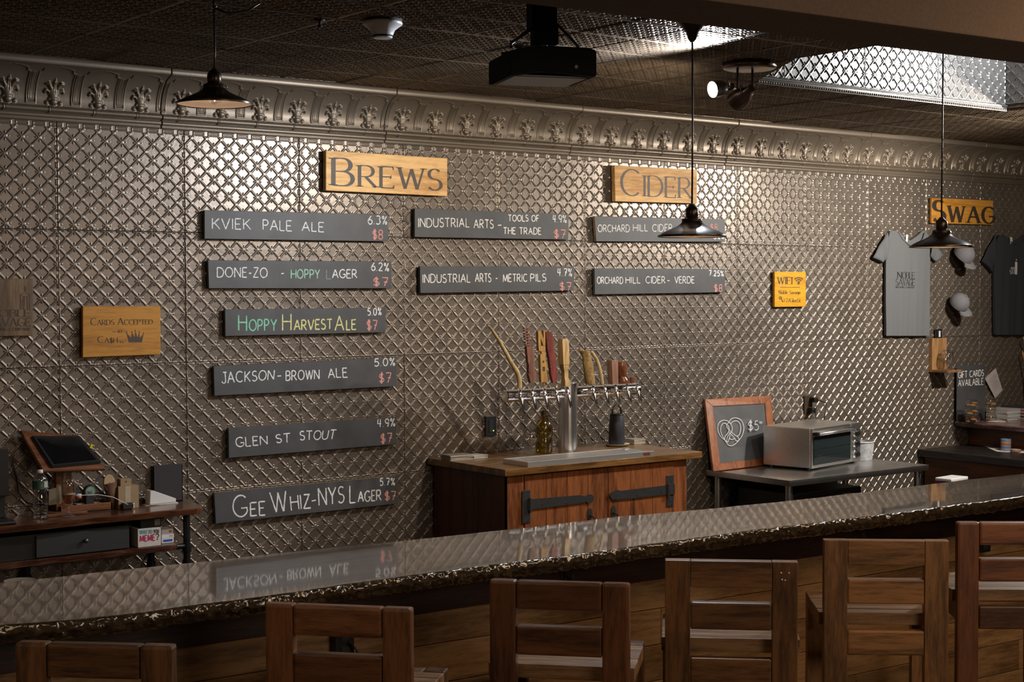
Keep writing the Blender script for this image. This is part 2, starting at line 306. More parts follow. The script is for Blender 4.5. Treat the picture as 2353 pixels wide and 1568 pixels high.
def lettering(name, text, quad, y, mat, parent, width=.004, serif=False, small=0.0, gap=None, jit=0.0, bold=1.0, plane=None, space=.55, off=.0007):
    """text filling the quad (four picture points TL TR BR BL laid on the sign's own plane)"""
    P = [plane(*q) if plane else on_y(q[0], q[1], y) for q in quad]
    TL, TR, BR, BL = P; nrm = (TR-TL).cross(BL-TL).normalized()
    if nrm.dot(CAM-TL) < 0: nrm = -nrm
    st, W = layout(text, gap if gap is not None else (.30 if serif else .24), small, space)
    H = ((TL-BL).length+(TR-BR).length)/2; bm = bmesh.new()
    def mp(p):
        u, v = p[0]/W, p[1]; return shift+BL*(1-u)*(1-v)+BR*u*(1-v)+TL*(1-u)*v+TR*u*v + nrm*off
    shift = Vector((0, 0, 0))
    ex = ((TR-TL)/W); ey = (TL-BL)
    ends = {}
    for s, k in st:
        for e in (s[0], s[-1]): ends[(round(e[0], 2), round(e[1], 2))] = ends.get((round(e[0], 2), round(e[1], 2)), 0)+1
    def quadf(a, b, c, d):
        vs = [bm.verts.new(q) for q in (a, b, c, d)]; bm.faces.new(vs)
    for si_, (s, k) in enumerate(st):
        P = None; shift = nrm*(si_*.00004)
        if serif:
            hi, lo = .135*bold*k, .040*bold*k
            pts = s
            L_, R_ = [], []
            for i, p in enumerate(pts):
                a = pts[max(i-1, 0)]; b_ = pts[min(i+1, len(pts)-1)]
                tx, ty = b_[0]-a[0], b_[1]-a[1]; q = math.hypot(tx, ty) or 1; tx /= q; ty /= q
                if len(pts) == 2: f = .12+.88*abs(math.sin(math.atan2(ty, tx)-math.radians(0))) ; f = f*(.38 if (tx*ty > 0 and abs(tx) > .12) else 1.0)
                else: f = abs(ty)**1.3
                wd = (lo+(hi-lo)*f)/2; nx, ny = -ty*wd, tx*wd
                L_.append(mp((p[0]+nx, p[1]+ny))); R_.append(mp((p[0]-nx, p[1]-ny)))
            for i in range(len(pts)-1): quadf(L_[i], L_[i+1], R_[i+1], R_[i])
            for e, o_ in ((pts[0], pts[1]), (pts[-1], pts[-2])):
                dx, dy = e[0]-o_[0], e[1]-o_[1]; straight = math.hypot(dx, dy) > .3*k
                shared = ends[(round(e[0], 2), round(e[1], 2))]
                if straight and abs(dy) > abs(dx)*.8 and (abs(e[1]) < .01 or abs(e[1]-k) < .02) and not (shared > 1 and abs(dx) > .02*k):
                    sg = 1 if e[1] < .5*k else -1; h = .04*k; q = .16*k*bold**.5
                    yb = e[1]; yt = e[1]+sg*h
                    quadf(mp((e[0]-q, yb)), mp((e[0]+q, yb)), mp((e[0]+q*.8, yt)), mp((e[0]-q*.8, yt)))
                elif straight and abs(dx) > abs(dy)*3 and shared == 1:
                    sg = 1 if abs(e[1]) < .01 else (-1 if e[1] > .8*k else 0); h = .15*k; q = .022*k; s_ = 1 if dx > 0 else -1
                    y0, y1 = (e[1], e[1]+sg*h) if sg else (e[1]-.08*k, e[1]+.08*k)
                    quadf(mp((e[0], y0)), mp((e[0]+s_*q*.4, y1)), mp((e[0]-s_*q, y1)), mp((e[0]-s_*q*3, y0)))
        else:
            dens = []
            for a, b_ in zip(s, s[1:]):
                n = max(1, int(math.hypot(b_[0]-a[0], b_[1]-a[1])/.12))
                dens += [(a[0]+(b_[0]-a[0])*i/n, a[1]+(b_[1]-a[1])*i/n) for i in range(n)]
            dens.append(s[-1]); jx, jy = random.uniform(-jit, jit), random.uniform(-jit, jit)
            q3 = [mp((p[0]+jx+random.uniform(-jit, jit)*.35, p[1]+jy+random.uniform(-jit, jit)*.35)) for p in dens]
            A, B = [], []
            for i, p in enumerate(q3):
                t = (q3[min(i+1, len(q3)-1)]-q3[max(i-1, 0)])
                if t.length < 1e-7: t = ey
                n_ = t.normalized().cross(nrm)*(width/2*random.uniform(.75, 1.2)); A.append(p+n_); B.append(p-n_)
            for i in range(len(q3)-1): quadf(A[i], A[i+1], B[i+1], B[i])
    for f in bm.faces:
        f.normal_update()
        if f.normal.dot(nrm) < 0: f.normal_flip()
    me = bpy.data.meshes.new(name); bm.to_mesh(me); bm.free()
    return obj(name, me, mat, parent)
def chalkmat(name, col):
    m, nt, b = new_mat(name); L = nt.links.new
    tc = node(nt, 'ShaderNodeTexCoord'); nz = node(nt, 'ShaderNodeTexNoise'); nz.inputs['Scale'].default_value = 420; nz.inputs['Detail'].default_value = 2
    L(tc.outputs['Object'], nz.inputs['Vector']); cr_ = node(nt, 'ShaderNodeValToRGB'); e = cr_.color_ramp.elements
    e[0].position = .30; e[0].color = (col[0]*.45, col[1]*.45, col[2]*.45, 1); e[1].position = .44; e[1].color = (*col, 1)
    L(nz.outputs['Fac'], cr_.inputs[0]); L(cr_.outputs[0], b.inputs['Base Color']); b.inputs['Roughness'].default_value = .95; return m
M['ch_w'] = chalkmat('white_chalk', (.9, .9, .9)); M['ch_r'] = chalkmat('pink_chalk', (.80, .37, .33))
M['ch_g'] = chalkmat('green_chalk', (.3, .72, .5)); M['ch_y'] = chalkmat('yellow_chalk', (.78, .76, .34)); M['ch_m'] = chalkmat('mint_chalk', (.42, .72, .55))
M['ch_dim'] = chalkmat('faint_chalk', (.3, .31, .33))
M['slate'] = plain('chalkboard_paint', (.070, .072, .078), .5, noise=.22, nscale=9, bump=.1)
# ------------------------------------------------------------------ structure: floor, walls, ceiling, cornice
T = 0.6096; NC = 8; C = T/NC
def struct(name, bm, m, parent=None, **k):
    o = obj(name, bm, m, parent, **k); o['kind'] = 'structure'; return o
def dome(d, r, h): t = np.clip(d/r, 0, 1); return h*np.sqrt(np.clip(1-t*t, 0, 1))
def cap(u, v, a, b, ra, rb=None, h=1.0):
    rb = ra if rb is None else rb
    ax, ay = a; bx, by = b; dx, dy = bx-ax, by-ay; L2 = dx*dx+dy*dy+1e-12
    t = np.clip(((u-ax)*dx+(v-ay)*dy)/L2, 0, 1); d = np.hypot(u-(ax+t*dx), v-(ay+t*dy)); r = ra+(rb-ra)*t
    return dome(d, r, 1.0)*h*(r/max(ra, rb))
def lattice(rows, res=24, top_border=False):
    """pressed tin: rope lattice of crossing rods with an eight-armed star on every crossing; cells in units of C"""
    n = NC*res; mrows = int(rows*res)
    U, V = np.meshgrid(np.linspace(0, NC, n+1), np.linspace(0, rows, mrows+1), indexing='ij')
    Vp = V-rows                          # pattern is aligned to the top seam... stars on integer nodes
    def rod(w): d = np.abs(w-np.round(w))/math.sqrt(2); return np.clip((.064-d)/.034, 0, 1)*.060 - np.clip(1-d/.014, 0, 1)*.010
    H = np.maximum(rod(U-Vp), rod(U+Vp))
    a, b = U-np.round(U), Vp-np.round(Vp)
    star = np.zeros_like(U)
    for (x, y) in ((1, 0), (-1, 0), (0, 1), (0, -1)):
        star = np.maximum(star, cap(a, b, (x*.06, y*.06), (x*.235, y*.235), .027, .035, .074))
    star = np.maximum(star, dome(np.hypot(a, b), .042, .068))
    a2, b2 = U-np.floor(U)-.5, Vp-np.floor(Vp)-.5; knot = np.zeros_like(U)
    for (x, y) in ((1, 0), (-1, 0), (0, 1), (0, -1)):
        knot = np.maximum(knot, cap(a2, b2, (x*.04, y*.04), (x*.105, y*.105), .022, .026, .064))
    knot = np.maximum(knot, dome(np.hypot(a2, b2), .032, .058))
    H = np.maximum(np.maximum(H, star), knot)
    # beaded edge along the panel seams
    for E_, Q in ((U, V), (NC-U, V), (rows-V, U)) + (() if False else ((V, U),)):
        fr = np.abs((Q*2) % 1-.5)*2
        H = np.maximum(H, np.where((E_ < .07) & (fr < .60), .07*np.sqrt(np.clip(1-(E_/.075)**2, 0, 1)), 0))
    if top_border:
        E_ = rows-V; fr = np.abs(U-np.round(U))
        H = np.where(E_ < .34, np.where((E_ > .08) & (E_ < .30) & (fr < .38), .045, 0) - np.where((E_ > .14) & (E_ < .24) & (fr < .32), .035, 0), H)
    P = np.stack([U*C, -H*C, V*C], -1)
    # folded rim so that each sheet has a thickness and a hairline joint
    g = .0004
    P[..., 0] = g+P[..., 0]*(T-2*g)/T; P[..., 2] = g+P[..., 2]*((rows*C-2*g)/(rows*C))
    P[0, :, 1] = P[-1, :, 1] = .0015; P[:, 0, 1] = P[:, -1, 1] = .0015
    return P
Z1 = 2.26
wall = struct('wall_back', box((-3.5, .006, 0), (9.2, .16, 3.2)), M['wallp'])
full = grid_mesh('tin_panel', lattice(8, 32)); full.materials.append(M['tin'])
topm = grid_mesh('tin_panel_top', lattice(6.3, 30, True)); topm.materials.append(M['tin'])
low = grid_mesh('tin_panel_low', lattice(5.6, 12)); low.materials.append(M['tin'])
for k in range(-3, 14):
    for r in range(5):
        o = obj('tin_panel', [topm, full, full, full, low][r], None, wall)
        dx = 0 if r != 1 else 0.0
        o.location = (k*T+dx, random.uniform(-.0006, .0006), [Z1, Z1-T, Z1-2*T, Z1-3*T, Z1-3*T-5.6*C][r]); o.rotation_euler = (random.uniform(-.002, .002), 0, random.uniform(-.0035, .0035))
        if k == 0 and False: pass
        o['kind'] = 'structure'
# cornice -------------------------------------------------------------------
SEC, PER = 1.2192, .2032
prof = [(-.000, 2.7365), (-.010, 2.7375), (-.012, 2.744), (-.006, 2.748), (-.018, 2.752), (-.020, 2.760), (-.018, 2.771), (-.008, 2.773)]
prof += [(-.010-.018*math.sin(a), 2.787-.0135*math.cos(a)) for a in np.linspace(0, PI, 9)]
cv = [(-.006, 2.803), (-.0045, 2.822), (-.006, 2.844), (-.014, 2.872), (-.027, 2.899), (-.045, 2.924), (-.069, 2.945), (-.097, 2.960), (-.126, 2.970)]
def resample(pts, step):
    out = [pts[0]]
    P_ = [np.array(p) for p in pts]
    # Catmull-Rom
    for i in range(len(P_)-1):
        p0, p1, p2, p3 = P_[max(i-1, 0)], P_[i], P_[i+1], P_[min(i+2, len(P_)-1)]
        n = max(1, int(np.linalg.norm(p2-p1)/step))
        for j in range(1, n+1):
            t = j/n; out.append(tuple(.5*((2*p1)+(p2-p0)*t+(2*p0-5*p1+4*p2-p3)*t*t+(3*p1-p0-3*p2+p3)*t**3)))
    return out
cvd = resample(cv, .0032); n0 = len(prof)
profall = prof+cvd+[(-.128, 2.972), (-.130, 2.999), (-.127, 3.0005)]
pa = np.array(profall); tl = np.zeros(len(pa)); d_ = np.linalg.norm(np.diff(pa, axis=0), axis=1); tl[1:] = np.cumsum(d_); tl -= tl[n0]
tan = np.gradient(pa, axis=0); tan /= np.linalg.norm(tan, axis=1)[:, None]; nrm2 = np.stack([-tan[:, 1], tan[:, 0]], 1)   # towards the room
ns = 6*84; S = np.linspace(0, SEC-.003, ns+1); SS, TT = np.meshgrid(S, tl, indexing='ij')
s = (SS % PER)-PER/2; t = TT; H = np.zeros_like(s); a = np.abs(s); L9 = tl[n0+len(cvd)-1]
def ad(*k, **kk):
    global H; H = np.maximum(H, cap(a, t, *k, **kk))
ad((0, .020), (0, .021), .0185, h=.016); ad((.030, .013), (.031, .014), .0095, h=.008); ad((.019, .030), (.020, .031), .007, h=.009)
ad((0, .044), (0, .066), .021, .019, h=.015); ad((0, .066), (0, .112), .013, .006, h=.013); ad((0, .108), (0, .128), .009, .0025, h=.010)
ad((.008, .052), (.015, .082), .011, .0085, h=.013); ad((.015, .082), (.028, .104), .0085, .0075, h=.012); ad((.028, .104), (.038, .100), .0078, .006, h=.013)
ad((.010, .046), (.024, .066), .009, .0068, h=.011); ad((.024, .066), (.036, .073), .0065, .0065, h=.010); ad((.037, .072), (.042, .062), .0072, .006, h=.011)
H -= np.where((a < .0016) & (t > .06) & (t < .118) & (H > 0), .003, 0)
b = PER/2-a                                          # distance from the fluted bar between two fleurs
for bx in (0.0035, .0115): ad_ = cap(b, t, (bx, .030), (bx, .155), .0034, .0026, h=.0055); H = np.maximum(H, ad_)
H = np.maximum(H, cap(b, t, (.0205, .012), (.0205, .160), .0036, .0028, h=.0062)); H = np.maximum(H, cap(b, t, (0, .012), (.0205, .012), .0036, h=.006))
H = np.maximum(H, cap(b, t, (0, .026), (.0115, .026), .0034, h=.0055))
H = np.maximum(H, cap(b, t, (.0205, .160), (.033, .163), .0034, .003, h=.005)); H = np.maximum(H, cap(b, t, (.033, .163), (.037, .185), .0032, .0028, h=.0048)); H = np.maximum(H, cap(b, t, (.037, .185), (.075, .200), .0032, .0028, h=.0042)); H = np.maximum(H, cap(a, t, (0, .205), (.030, .198), .003, h=.004))
H = np.where((t < .001) | (t > L9-.002), 0, H)
rodm = (np.arange(len(pa)) >= 8) & (np.arange(len(pa)) < 17)
bump = np.where(np.abs(((SS+PER*.12) % PER)-PER/2) < .0022, .0028, 0)-np.where(np.abs(((SS+PER*.12) % PER)-PER/2-.006) < .0018, .0012, 0)
H = np.where(rodm[None, :], bump, H)
P = np.stack([SS, pa[None, :, 0]+nrm2[None, :, 0]*H, pa[None, :, 1]+nrm2[None, :, 1]*H], -1)
P[0, :, 1] += .006; P[-1, :, 1] += .006
if nrm2[n0+10, 0] > 0: print('CORNICE NORMAL WRONG')
cm = grid_mesh('cornice_section', P); cm.materials.append(M['cornice'])
trim = struct('trim_1', box((-3.5, -.004, 3.001), (9.2, .01, 3.01)), M['cornice'])
for k in range(-3, 7):
    o = obj('cornice_section', cm, None, trim); o.location = (.494+SEC*k, random.uniform(-.0015, .0015), random.uniform(-.0015, .0015)); o['kind'] = 'structure'
# ceiling -------------------------------------------------------------------
def ceiling_sheet(res=28):
    n = 8*res; U, V = np.meshgrid(np.linspace(0, 8, n+1), np.linspace(0, 8, n+1), indexing='ij')
    H = np.zeros_like(U)
    for ox, oy in ((0, 0), (.5, .5)):                  # interlaced ovals round small crosses
        a, b = U-np.floor(U-ox)-ox-.5, V-np.floor(V-oy)-oy-.5
        r = np.hypot(a, b); H = np.maximum(H, np.clip(1-np.abs(r-.5)/.05, 0, 1)*.075); H = np.maximum(H, dome(r, .09, .08))
        H = np.maximum(H, cap(np.abs(a), np.abs(b), (.0, .06), (.0, .26), .025, .045, .08))
    for Q in (U, V):
        e = np.minimum(np.abs(Q), np.minimum(np.abs(Q-8), np.abs(Q-4)))
        H = np.where(e < .14, np.where(e < .05, .085, -.03), H)
    P = np.stack([U*C, V*C, -H*C], -1); P[0, :, 2] = P[-1, :, 2] = .003; P[:, 0, 2] = P[:, -1, 2] = .003
    return P
ceil = struct('ceiling', box((-3.5, -1.36, 3.012), (9.2, .1, 3.1)), M['wallp'])
struct('ceiling_board', box((-3.5, -9.5, 3.012), (2.55, -1.36, 3.1)), M['wallp'], ceil)
struct('ceiling_board', box((5.03, -9.5, 3.012), (9.2, -1.36, 3.1)), M['wallp'], ceil)
struct('ceiling_board', box((2.55, -9.5, 3.012), (5.03, -3.22, 3.1)), M['wallp'], ceil)
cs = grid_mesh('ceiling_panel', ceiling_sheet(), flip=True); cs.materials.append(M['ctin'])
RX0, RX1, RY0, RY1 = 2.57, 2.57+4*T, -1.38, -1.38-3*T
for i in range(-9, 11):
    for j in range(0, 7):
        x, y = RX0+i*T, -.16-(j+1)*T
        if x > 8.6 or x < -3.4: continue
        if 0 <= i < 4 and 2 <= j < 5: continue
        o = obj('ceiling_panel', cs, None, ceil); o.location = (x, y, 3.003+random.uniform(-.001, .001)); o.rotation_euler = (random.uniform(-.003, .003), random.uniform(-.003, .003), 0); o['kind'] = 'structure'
struct('ceiling_border', box((-3.5, -.165, 2.999), (9.2, -.126, 3.012)), M['ctin'], ceil)
# raised recess with lattice tin on its sides
rec = struct('ceiling_recess', box((RX0-.05, RY1-.05, 3.75), (RX1+.05, RY0+.05, 3.8)), M['wallp'])
rfull = bpy.data.meshes.new_from_object(obj('tmp_sheet', full.copy())); bpy.data.objects.remove(bpy.data.objects['tmp_sheet']); rfull.materials.clear(); rfull.materials.append(M['rtin'])
for i in range(4):
    o = obj('recess_panel', rfull, None, rec); o.location = (RX0+i*T, RY0, 3.03); o['kind'] = 'structure'
for i in range(3):
    o = obj('recess_panel', rfull, None, rec); o.location = (RX1, RY1+(i+1)*T, 3.03); o.rotation_euler = (0, 0, -PI/2); o['kind'] = 'structure'
    o = obj('recess_panel', rfull, None, rec); o.location = (RX0, RY1+i*T, 3.03); o.rotation_euler = (0, 0, PI/2); o['kind'] = 'structure'
struct('recess_side', box((RX0, RY0+.005, 3.01), (RX1, RY0+.05, 3.75)), M['wallp'], rec)
struct('recess_side', box((RX1+.005, RY1, 3.01), (RX1+.05, RY0+.05, 3.75)), M['wallp'], rec)
struct('recess_side', box((RX0-.05, RY1, 3.01), (RX0-.005, RY0+.05, 3.75)), M['wallp'], rec)
struct('recess_side', box((RX0, RY1-.05, 3.01), (RX1, RY1, 3.75)), M['wallp'], rec)
TX = 2.98
bm = bmesh.new(); bm.from_mesh(cs); bmesh.ops.translate(bm, verts=bm.verts[:], vec=(RX0, RY0-T, 3.003)); _n = Vector((RY0+1.97, -(TX-2.60), 0)).normalized()
bmesh.ops.bisect_plane(bm, geom=bm.verts[:]+bm.edges[:]+bm.faces[:], plane_co=(TX, RY0, 3.0), plane_no=_n, clear_outer=True)
me_ = bpy.data.meshes.new('ceiling_corner'); bm.to_mesh(me_); bm.free(); struct('ceiling_corner', me_, M['ctin'], ceil)
bm = bmesh.new(); add_prism(bm, [(RX0-.01, RY0+.01), (TX-.004, RY0+.01), (2.596, -1.97), (RX0-.01, -2.0)], .010, Matrix(((1, 0, 0, 0), (0, 0, 1, 0), (0, 1, 0, 3.012), (0, 0, 0, 1)))); struct('ceiling_board', bm, M['wallp'], ceil)
bm = bmesh.new(); bm.faces.new([bm.verts.new(p) for p in ((TX, RY0, 3.01), (2.60, -1.97, 3.01), (2.60, -1.97, 3.75), (TX, RY0, 3.75))]); struct('recess_side', bm, M['rtin'], rec)
bm = bmesh.new()
add_box(bm, (TX, RY0-.012, 2.992), (RX1, RY0+.002, 3.03), .003, 2)
add_tube(bm, [(TX, RY0-.012, 3.022), (RX1, RY0-.012, 3.022)], .006, 8)
struct('trim_2', bm, M['rtin'], smooth=True, angle=.6)
bm = bmesh.new()
for k in range(int((RX1-TX)/.017)):
    bmesh.ops.create_icosphere(bm, subdivisions=1, radius=.0062, matrix=Matrix.Translation((TX+.008+k*.017, RY0-.013, 3.001)))
struct('trim_bead_row', bm, M['rtin'], bpy.data.objects['trim_2'], smooth=True)['kind'] = 'stuff'
# plastered beam
ba = Vector((.184, -3.402, 0)); bb = Vector((2.025, -3.532, 0)); bd = (bb-ba).normalized(); bn = Vector((bd.y, -bd.x, 0))
bang = math.atan2(bd.y, bd.x); bo = ba
struct('beam', box((-4, -.30, 2.75), (7, 0, 3.012), .006, 2, Matrix.Translation(bo) @ Matrix.Rotation(bang, 4, 'Z')), M['plaster'])
# shell
struct('floor', box((-3.5, -9.5, -.1), (9.2, .1, 0)), wood('floor_boards', (.03, .018, .012), (.07, .045, .03), 'x', .5))
struct('wall_left', box((-3.66, -9.5, 0), (-3.5, .16, 3.2)), M['wallp'])
struct('wall_right', box((9.2, -9.5, 0), (9.36, .16, 3.2)), M['wallp'])
struct('wall_front', box((-3.66, -9.66, 0), (9.36, -9.5, 3.2)), M['wallp'])
# ------------------------------------------------------------------ bar
HB = 1.082
M['bartop'] = wood('bar_wood', (.035, .024, .018), (.115, .085, .066), 'x', .30, .5, .6, coat=1.0, vary=0, bump=.05)
_b = M['bartop'].node_tree.nodes['Principled BSDF']; _b.inputs['Coat Roughness'].default_value = .035; _b.inputs['Coat IOR'].default_value = 1.75
def _wavy(m, sc, dist, st):
    nt = m.node_tree; tc = node(nt, 'ShaderNodeTexCoord'); nz = node(nt, 'ShaderNodeTexNoise'); nz.inputs['Scale'].default_value = sc; nz.inputs['Detail'].default_value = 1
    nt.links.new(tc.outputs['Object'], nz.inputs['Vector']); bp = node(nt, 'ShaderNodeBump'); bp.inputs['Strength'].default_value = st; bp.inputs['Distance'].default_value = dist
    nt.links.new(nz.outputs['Fac'], bp.inputs['Height']); nt.links.new(bp.outputs[0], nt.nodes['Principled BSDF'].inputs['Coat Normal'])
_wavy(M['bartop'], 5, .002, .10)
M['bark'] = plain('bark_edge', (.045, .032, .018), .16, noise=.6, nscale=40, bump=.9, coat=1.0)
M['apron'] = wood('apron_wood', (.018, .008, .005), (.04, .016, .010), 'x', .5, 1, .3)
M['pine'] = wood('pine_plank', (.20, .105, .042), (.36, .21, .09), 'x', .6, .8, .9, vary=.22)
def edgepts(px, n, x0, x1):
    pts = [on_z(a, b, HB) for a, b in px]; xs = [p.x for p in pts]; ys = [p.y for p in pts]
    # continue the end directions outside the frame
    xs = [x0]+xs+[x1]; s0 = -.036; ys = [ys[0]+s0*(x0-xs[1])]+ys+[ys[-1]+s0*(x1-xs[-2])]
    X = np.linspace(x0, x1, n); return X, np.interp(X, xs, ys)
NB = 1500
Xb, Yb = edgepts([(0, 1340), (150, 1325), (300, 1308), (450, 1293), (600, 1277), (800, 1256), (1000, 1236), (1200, 1214), (1330, 1199), (1420, 1188), (1500, 1181), (1650, 1168), (1800, 1153), (2000, 1130), (2200, 1106), (2353, 1089)], NB, -2.6, 6.0)
Xf, Yf = edgepts([(0, 1438), (200, 1421), (330, 1407), (450, 1391), (600, 1371), (800, 1343), (1000, 1314), (1200, 1290), (1400, 1264), (1600, 1236), (1800, 1210), (2000, 1186), (2200, 1160), (2353, 1140)], NB, -2.6, 6.0)
def wav(X, amp, f, ph): return amp*(np.sin(X*f+ph)+.6*np.sin(X*f*2.3+ph*2)+.4*np.sin(X*f*5.1))
Yb += wav(Xb, .003, 9, 1); Yf += wav(Xf, .004, 11, 2)
bar = thing('bar_counter', 'long dark live-edge wooden bar with bark edge and plank front', 'bar counter', (1.0, -2.3, 0))
nz2 = rng.normal(size=(NB, 12)); k3 = np.array([.25, .5, .25])
for _ in range(1): nz2 = np.apply_along_axis(lambda v: np.convolve(v, k3, 'same'), 0, nz2)
rows_ = []
ang_ = [(.0, 0), (.004, -.001), (.009, -.005), (.010, -.012), (.013, -.020), (.009, -.028), (.003, -.035), (-.002, -.046), (-.012, -.054), (-.03, -.056)]
for i, (o_, dz) in enumerate(ang_):
    j = nz2[:, i]*(.0055 if i > 1 else .0012*i); rows_.append(np.stack([Xf+nz2[:, (i+3) % 12]*.002*(i > 0), Yf-o_-j, HB+dz+nz2[:, (i+5) % 12]*(.003 if i > 1 else 0)], -1))
me = grid_mesh('bark_edge', np.stack(rows_, 1)); obj('bark_edge', me, M['bark'], bar)
top = np.stack([np.stack([Xf, Yf, np.full(NB, HB)], -1)*(1-t)+np.stack([Xb, Yb, np.full(NB, HB)], -1)*t for t in np.linspace(0, 1, 5)]
               + [np.stack([Xb, Yb+.004, np.full(NB, HB-.004)], -1), np.stack([Xb, Yb+.003, np.full(NB, HB-.05)], -1), np.stack([Xf, Yf+.03, np.full(NB, HB-.052)], -1)], 1)
me = grid_mesh('slab', top, flip=True); me.set_sharp_from_angle(angle=.5); obj('slab', me, M['bartop'], bar)
pa_ = math.radians(-2.45); PM = Matrix.Translation((0, -2.275, 0)) @ Matrix.Rotation(pa_, 4, 'Z')
obj('apron', box((-2.6, -.03, .888), (6.0, .0, 1.03), .002, 1, PM), M['apron'], bar)
obj('backing', box((-2.6, .032, .02), (6.0, .06, 1.03), 0, 1, PM), M['apron'], bar)
zt = .905; row = 0
while zt > .05:
    h = .139; x = -2.6-random.uniform(0, 1.0) if row else -2.0
    while x < 6.0:
        L_ = random.choice((1.1, 1.45, 1.8, 2.1)); xa, xb = max(x, -2.6), min(x+L_, 6.0)
        if xb-xa > .05: obj('plank', box((xa+.0012, .004+random.uniform(0, .002), max(zt-h, .02)+.0012), (xb-.0012, .03, zt-.0012), .0022, 1, PM), M['pine'], bar)
        x += L_
    zt -= h; row += 1
def hook(px, py):
    p = on_y(px, py, -2.32); q = PM.inverted() @ p; x = q.x
    b = tube([PM @ Vector((x, -.036, q.z+.012)), PM @ Vector((x, -.05, q.z-.01)), PM @ Vector((x, -.075, q.z-.02)), PM @ Vector((x, -.09, q.z-.008)), PM @ Vector((x, -.09, q.z+.006))], .005, 8)
    add_box(b, (x-.011, -.036, q.z-.02), (x+.011, -.031, q.z+.03), .002, 1, PM); obj('coat_hook', b, M['iron'], bar, True, angle=.6)
hook(1283, 1315); hook(1945, 1232); hook(640, 1408)
def outlet_box(px, py, cords):
    p = on_y(px, py, -2.29); q = PM.inverted() @ p
    t = thing('outlet_box', 'black outlet box on the plank front, '+('cords plugged in' if cords else 'behind the right-hand stools'), 'outlet', tuple(p))
    obj('housing', box((q.x-.035, -.035, q.z-.045), (q.x+.035, .001, q.z+.045), .004, 2, PM), M['black'], t)
    for s in (-1, 1): obj('socket', box((q.x-.016, -.038, q.z+s*.02-.013), (q.x+.016, -.034, q.z+s*.02+.013), .003, 1, PM), M['blackmatte'], t)
    if cords:
        for dx, dz in ((.07, -.14), (.045, -.16), (.095, -.2)):
            obj('cord', tube([PM @ Vector((q.x+.01, -.04, q.z)), PM @ Vector((q.x+.03, -.06, q.z-.02)), PM @ Vector((q.x+dx, -.05, q.z+dz*.6)), PM @ Vector((q.x+dx+.02, -.03, q.z+dz-.1))], .004, 6), M['black'], t, True)
outlet_box(785, 1476, True); outlet_box(2198, 1236, False)
# ------------------------------------------------------------------ stools
WS = {}
def stoolwood(i, c1, c2):
    return [wood('stool_%s_%s' % (i, a), tuple(v*1.15 for v in c1), tuple(v*q for v, q in zip(c2, (1.35, 1.2, 1.05))), a, .4, .8, .95, vary=.28, grain=1.1) for a in 'xyz']
pal = [((.055, .026, .012), (.12, .062, .028)), ((.06, .024, .011), (.125, .058, .026)), ((.052, .022, .010), (.115, .05, .022)),
       ((.085, .042, .018), (.17, .088, .038)), ((.11, .058, .024), (.21, .115, .048)), ((.07, .028, .014), (.135, .058, .028))]
seatw = wood('stool_seat', (.16, .085, .036), (.30, .17, .078), 'x', .45, 1.0, .6, vary=.25)
lab = ['darkest wooden bar stool, farthest left, only its top rail in frame', 'dark wooden bar stool second from left, one narrow slot under its top rail',
       'rounded dark wooden bar stool directly left of the centre-right nailed one', 'brown wooden bar stool with nail dots on its right post, third from the right',
       'light brown knotty wooden bar stool with two big knots in its top rail', 'reddish brown wooden bar stool cut off by the right edge of the photo']
def stool(i, A, B, ztop, rnd, wide2=False):
    A, B = Vector(A), Vector(B); d = B-A; wd = d.length; mid = (A+B)/2; a = math.atan2(d.y, d.x)
    x_, y_, z_ = stoolwood(i, *pal[i]); t = thing('bar_stool', lab[i], 'stool', (mid.x, mid.y, 0), a, 'wooden bar stools along the bar')
    h = wd/2; pw = .083; e = .045; bv = .009 if rnd else .003
    def P(n, lo, hi, m, b=None): obj(n, box(lo, hi, b or .004, 2), m, t, local=True)
    for s in (-1, 1):
        P('back_post', (min(s*h, s*(h-pw)), 0, 0), (max(s*h, s*(h-pw)), e, ztop), z_, bv)
        P('leg', (min(s*(h+.01), s*(h-.055)), .36, 0), (max(s*(h+.01), s*(h-.055)), .415, .835), z_, bv*.6)
        P('side_rail', (min(s*(h-.005), s*(h-.035)), e, .72), (max(s*(h-.005), s*(h-.035)), .36, .788), y_)
        P('foot_rail', (min(s*(h-.005), s*(h-.035)), e, .22), (max(s*(h-.005), s*(h-.035)), .36, .27), y_)
    k = h-pw-.0006
    P('top_rail', (-k, .001, ztop-.088), (k, e-.001, ztop-.0005), x_, bv)
    P('back_rail', (-k, .002, ztop-(.33 if wide2 else .228)), (k, e-.002, ztop-.138), x_, .007)
    if not wide2: P('lower_rail', (-k, .002, ztop-.41), (k, e-.002, ztop-.322), x_, .006)
    P('front_rail', (-h+.055, .375, .72), (h-.055, .405, .79), x_)
    P('foot_rail', (-h+.055, .375, .28), (h-.055, .405, .33), x_)
    yy = e+.002
    for q in range(6):
        w2 = .058; x0 = h+.012 if q < 5 else h-.06
        P('seat_slat', (-x0, yy, .790+random.uniform(-.001, .001)), (x0, yy+w2, .835+random.uniform(-.001, .001)), seatw, .003); yy += w2+.0025
    if i == 3:
        for dx, dz in ((-.055, -.036), (-.03, -.036), (-.052, -.058), (-.042, -.06)):
            obj('nail_head', lathe([(0, -.001), (.0035, -.001), (.0035, .0), (0, .001)], (h+dx+.0, -.0008, ztop+dz), 8, Matrix.Rotation(PI/2, 3, 'X')), M['steeld'], t, local=True)
    return t
ZS = 1.10
cor = [((33, 1478), (394, 1487)), ((608, 1388), (943, 1401)), ((1124, 1334), (1446, 1344)), ((1528, 1288), (1834, 1293)), ((1894, 1242), (2181, 1244))]
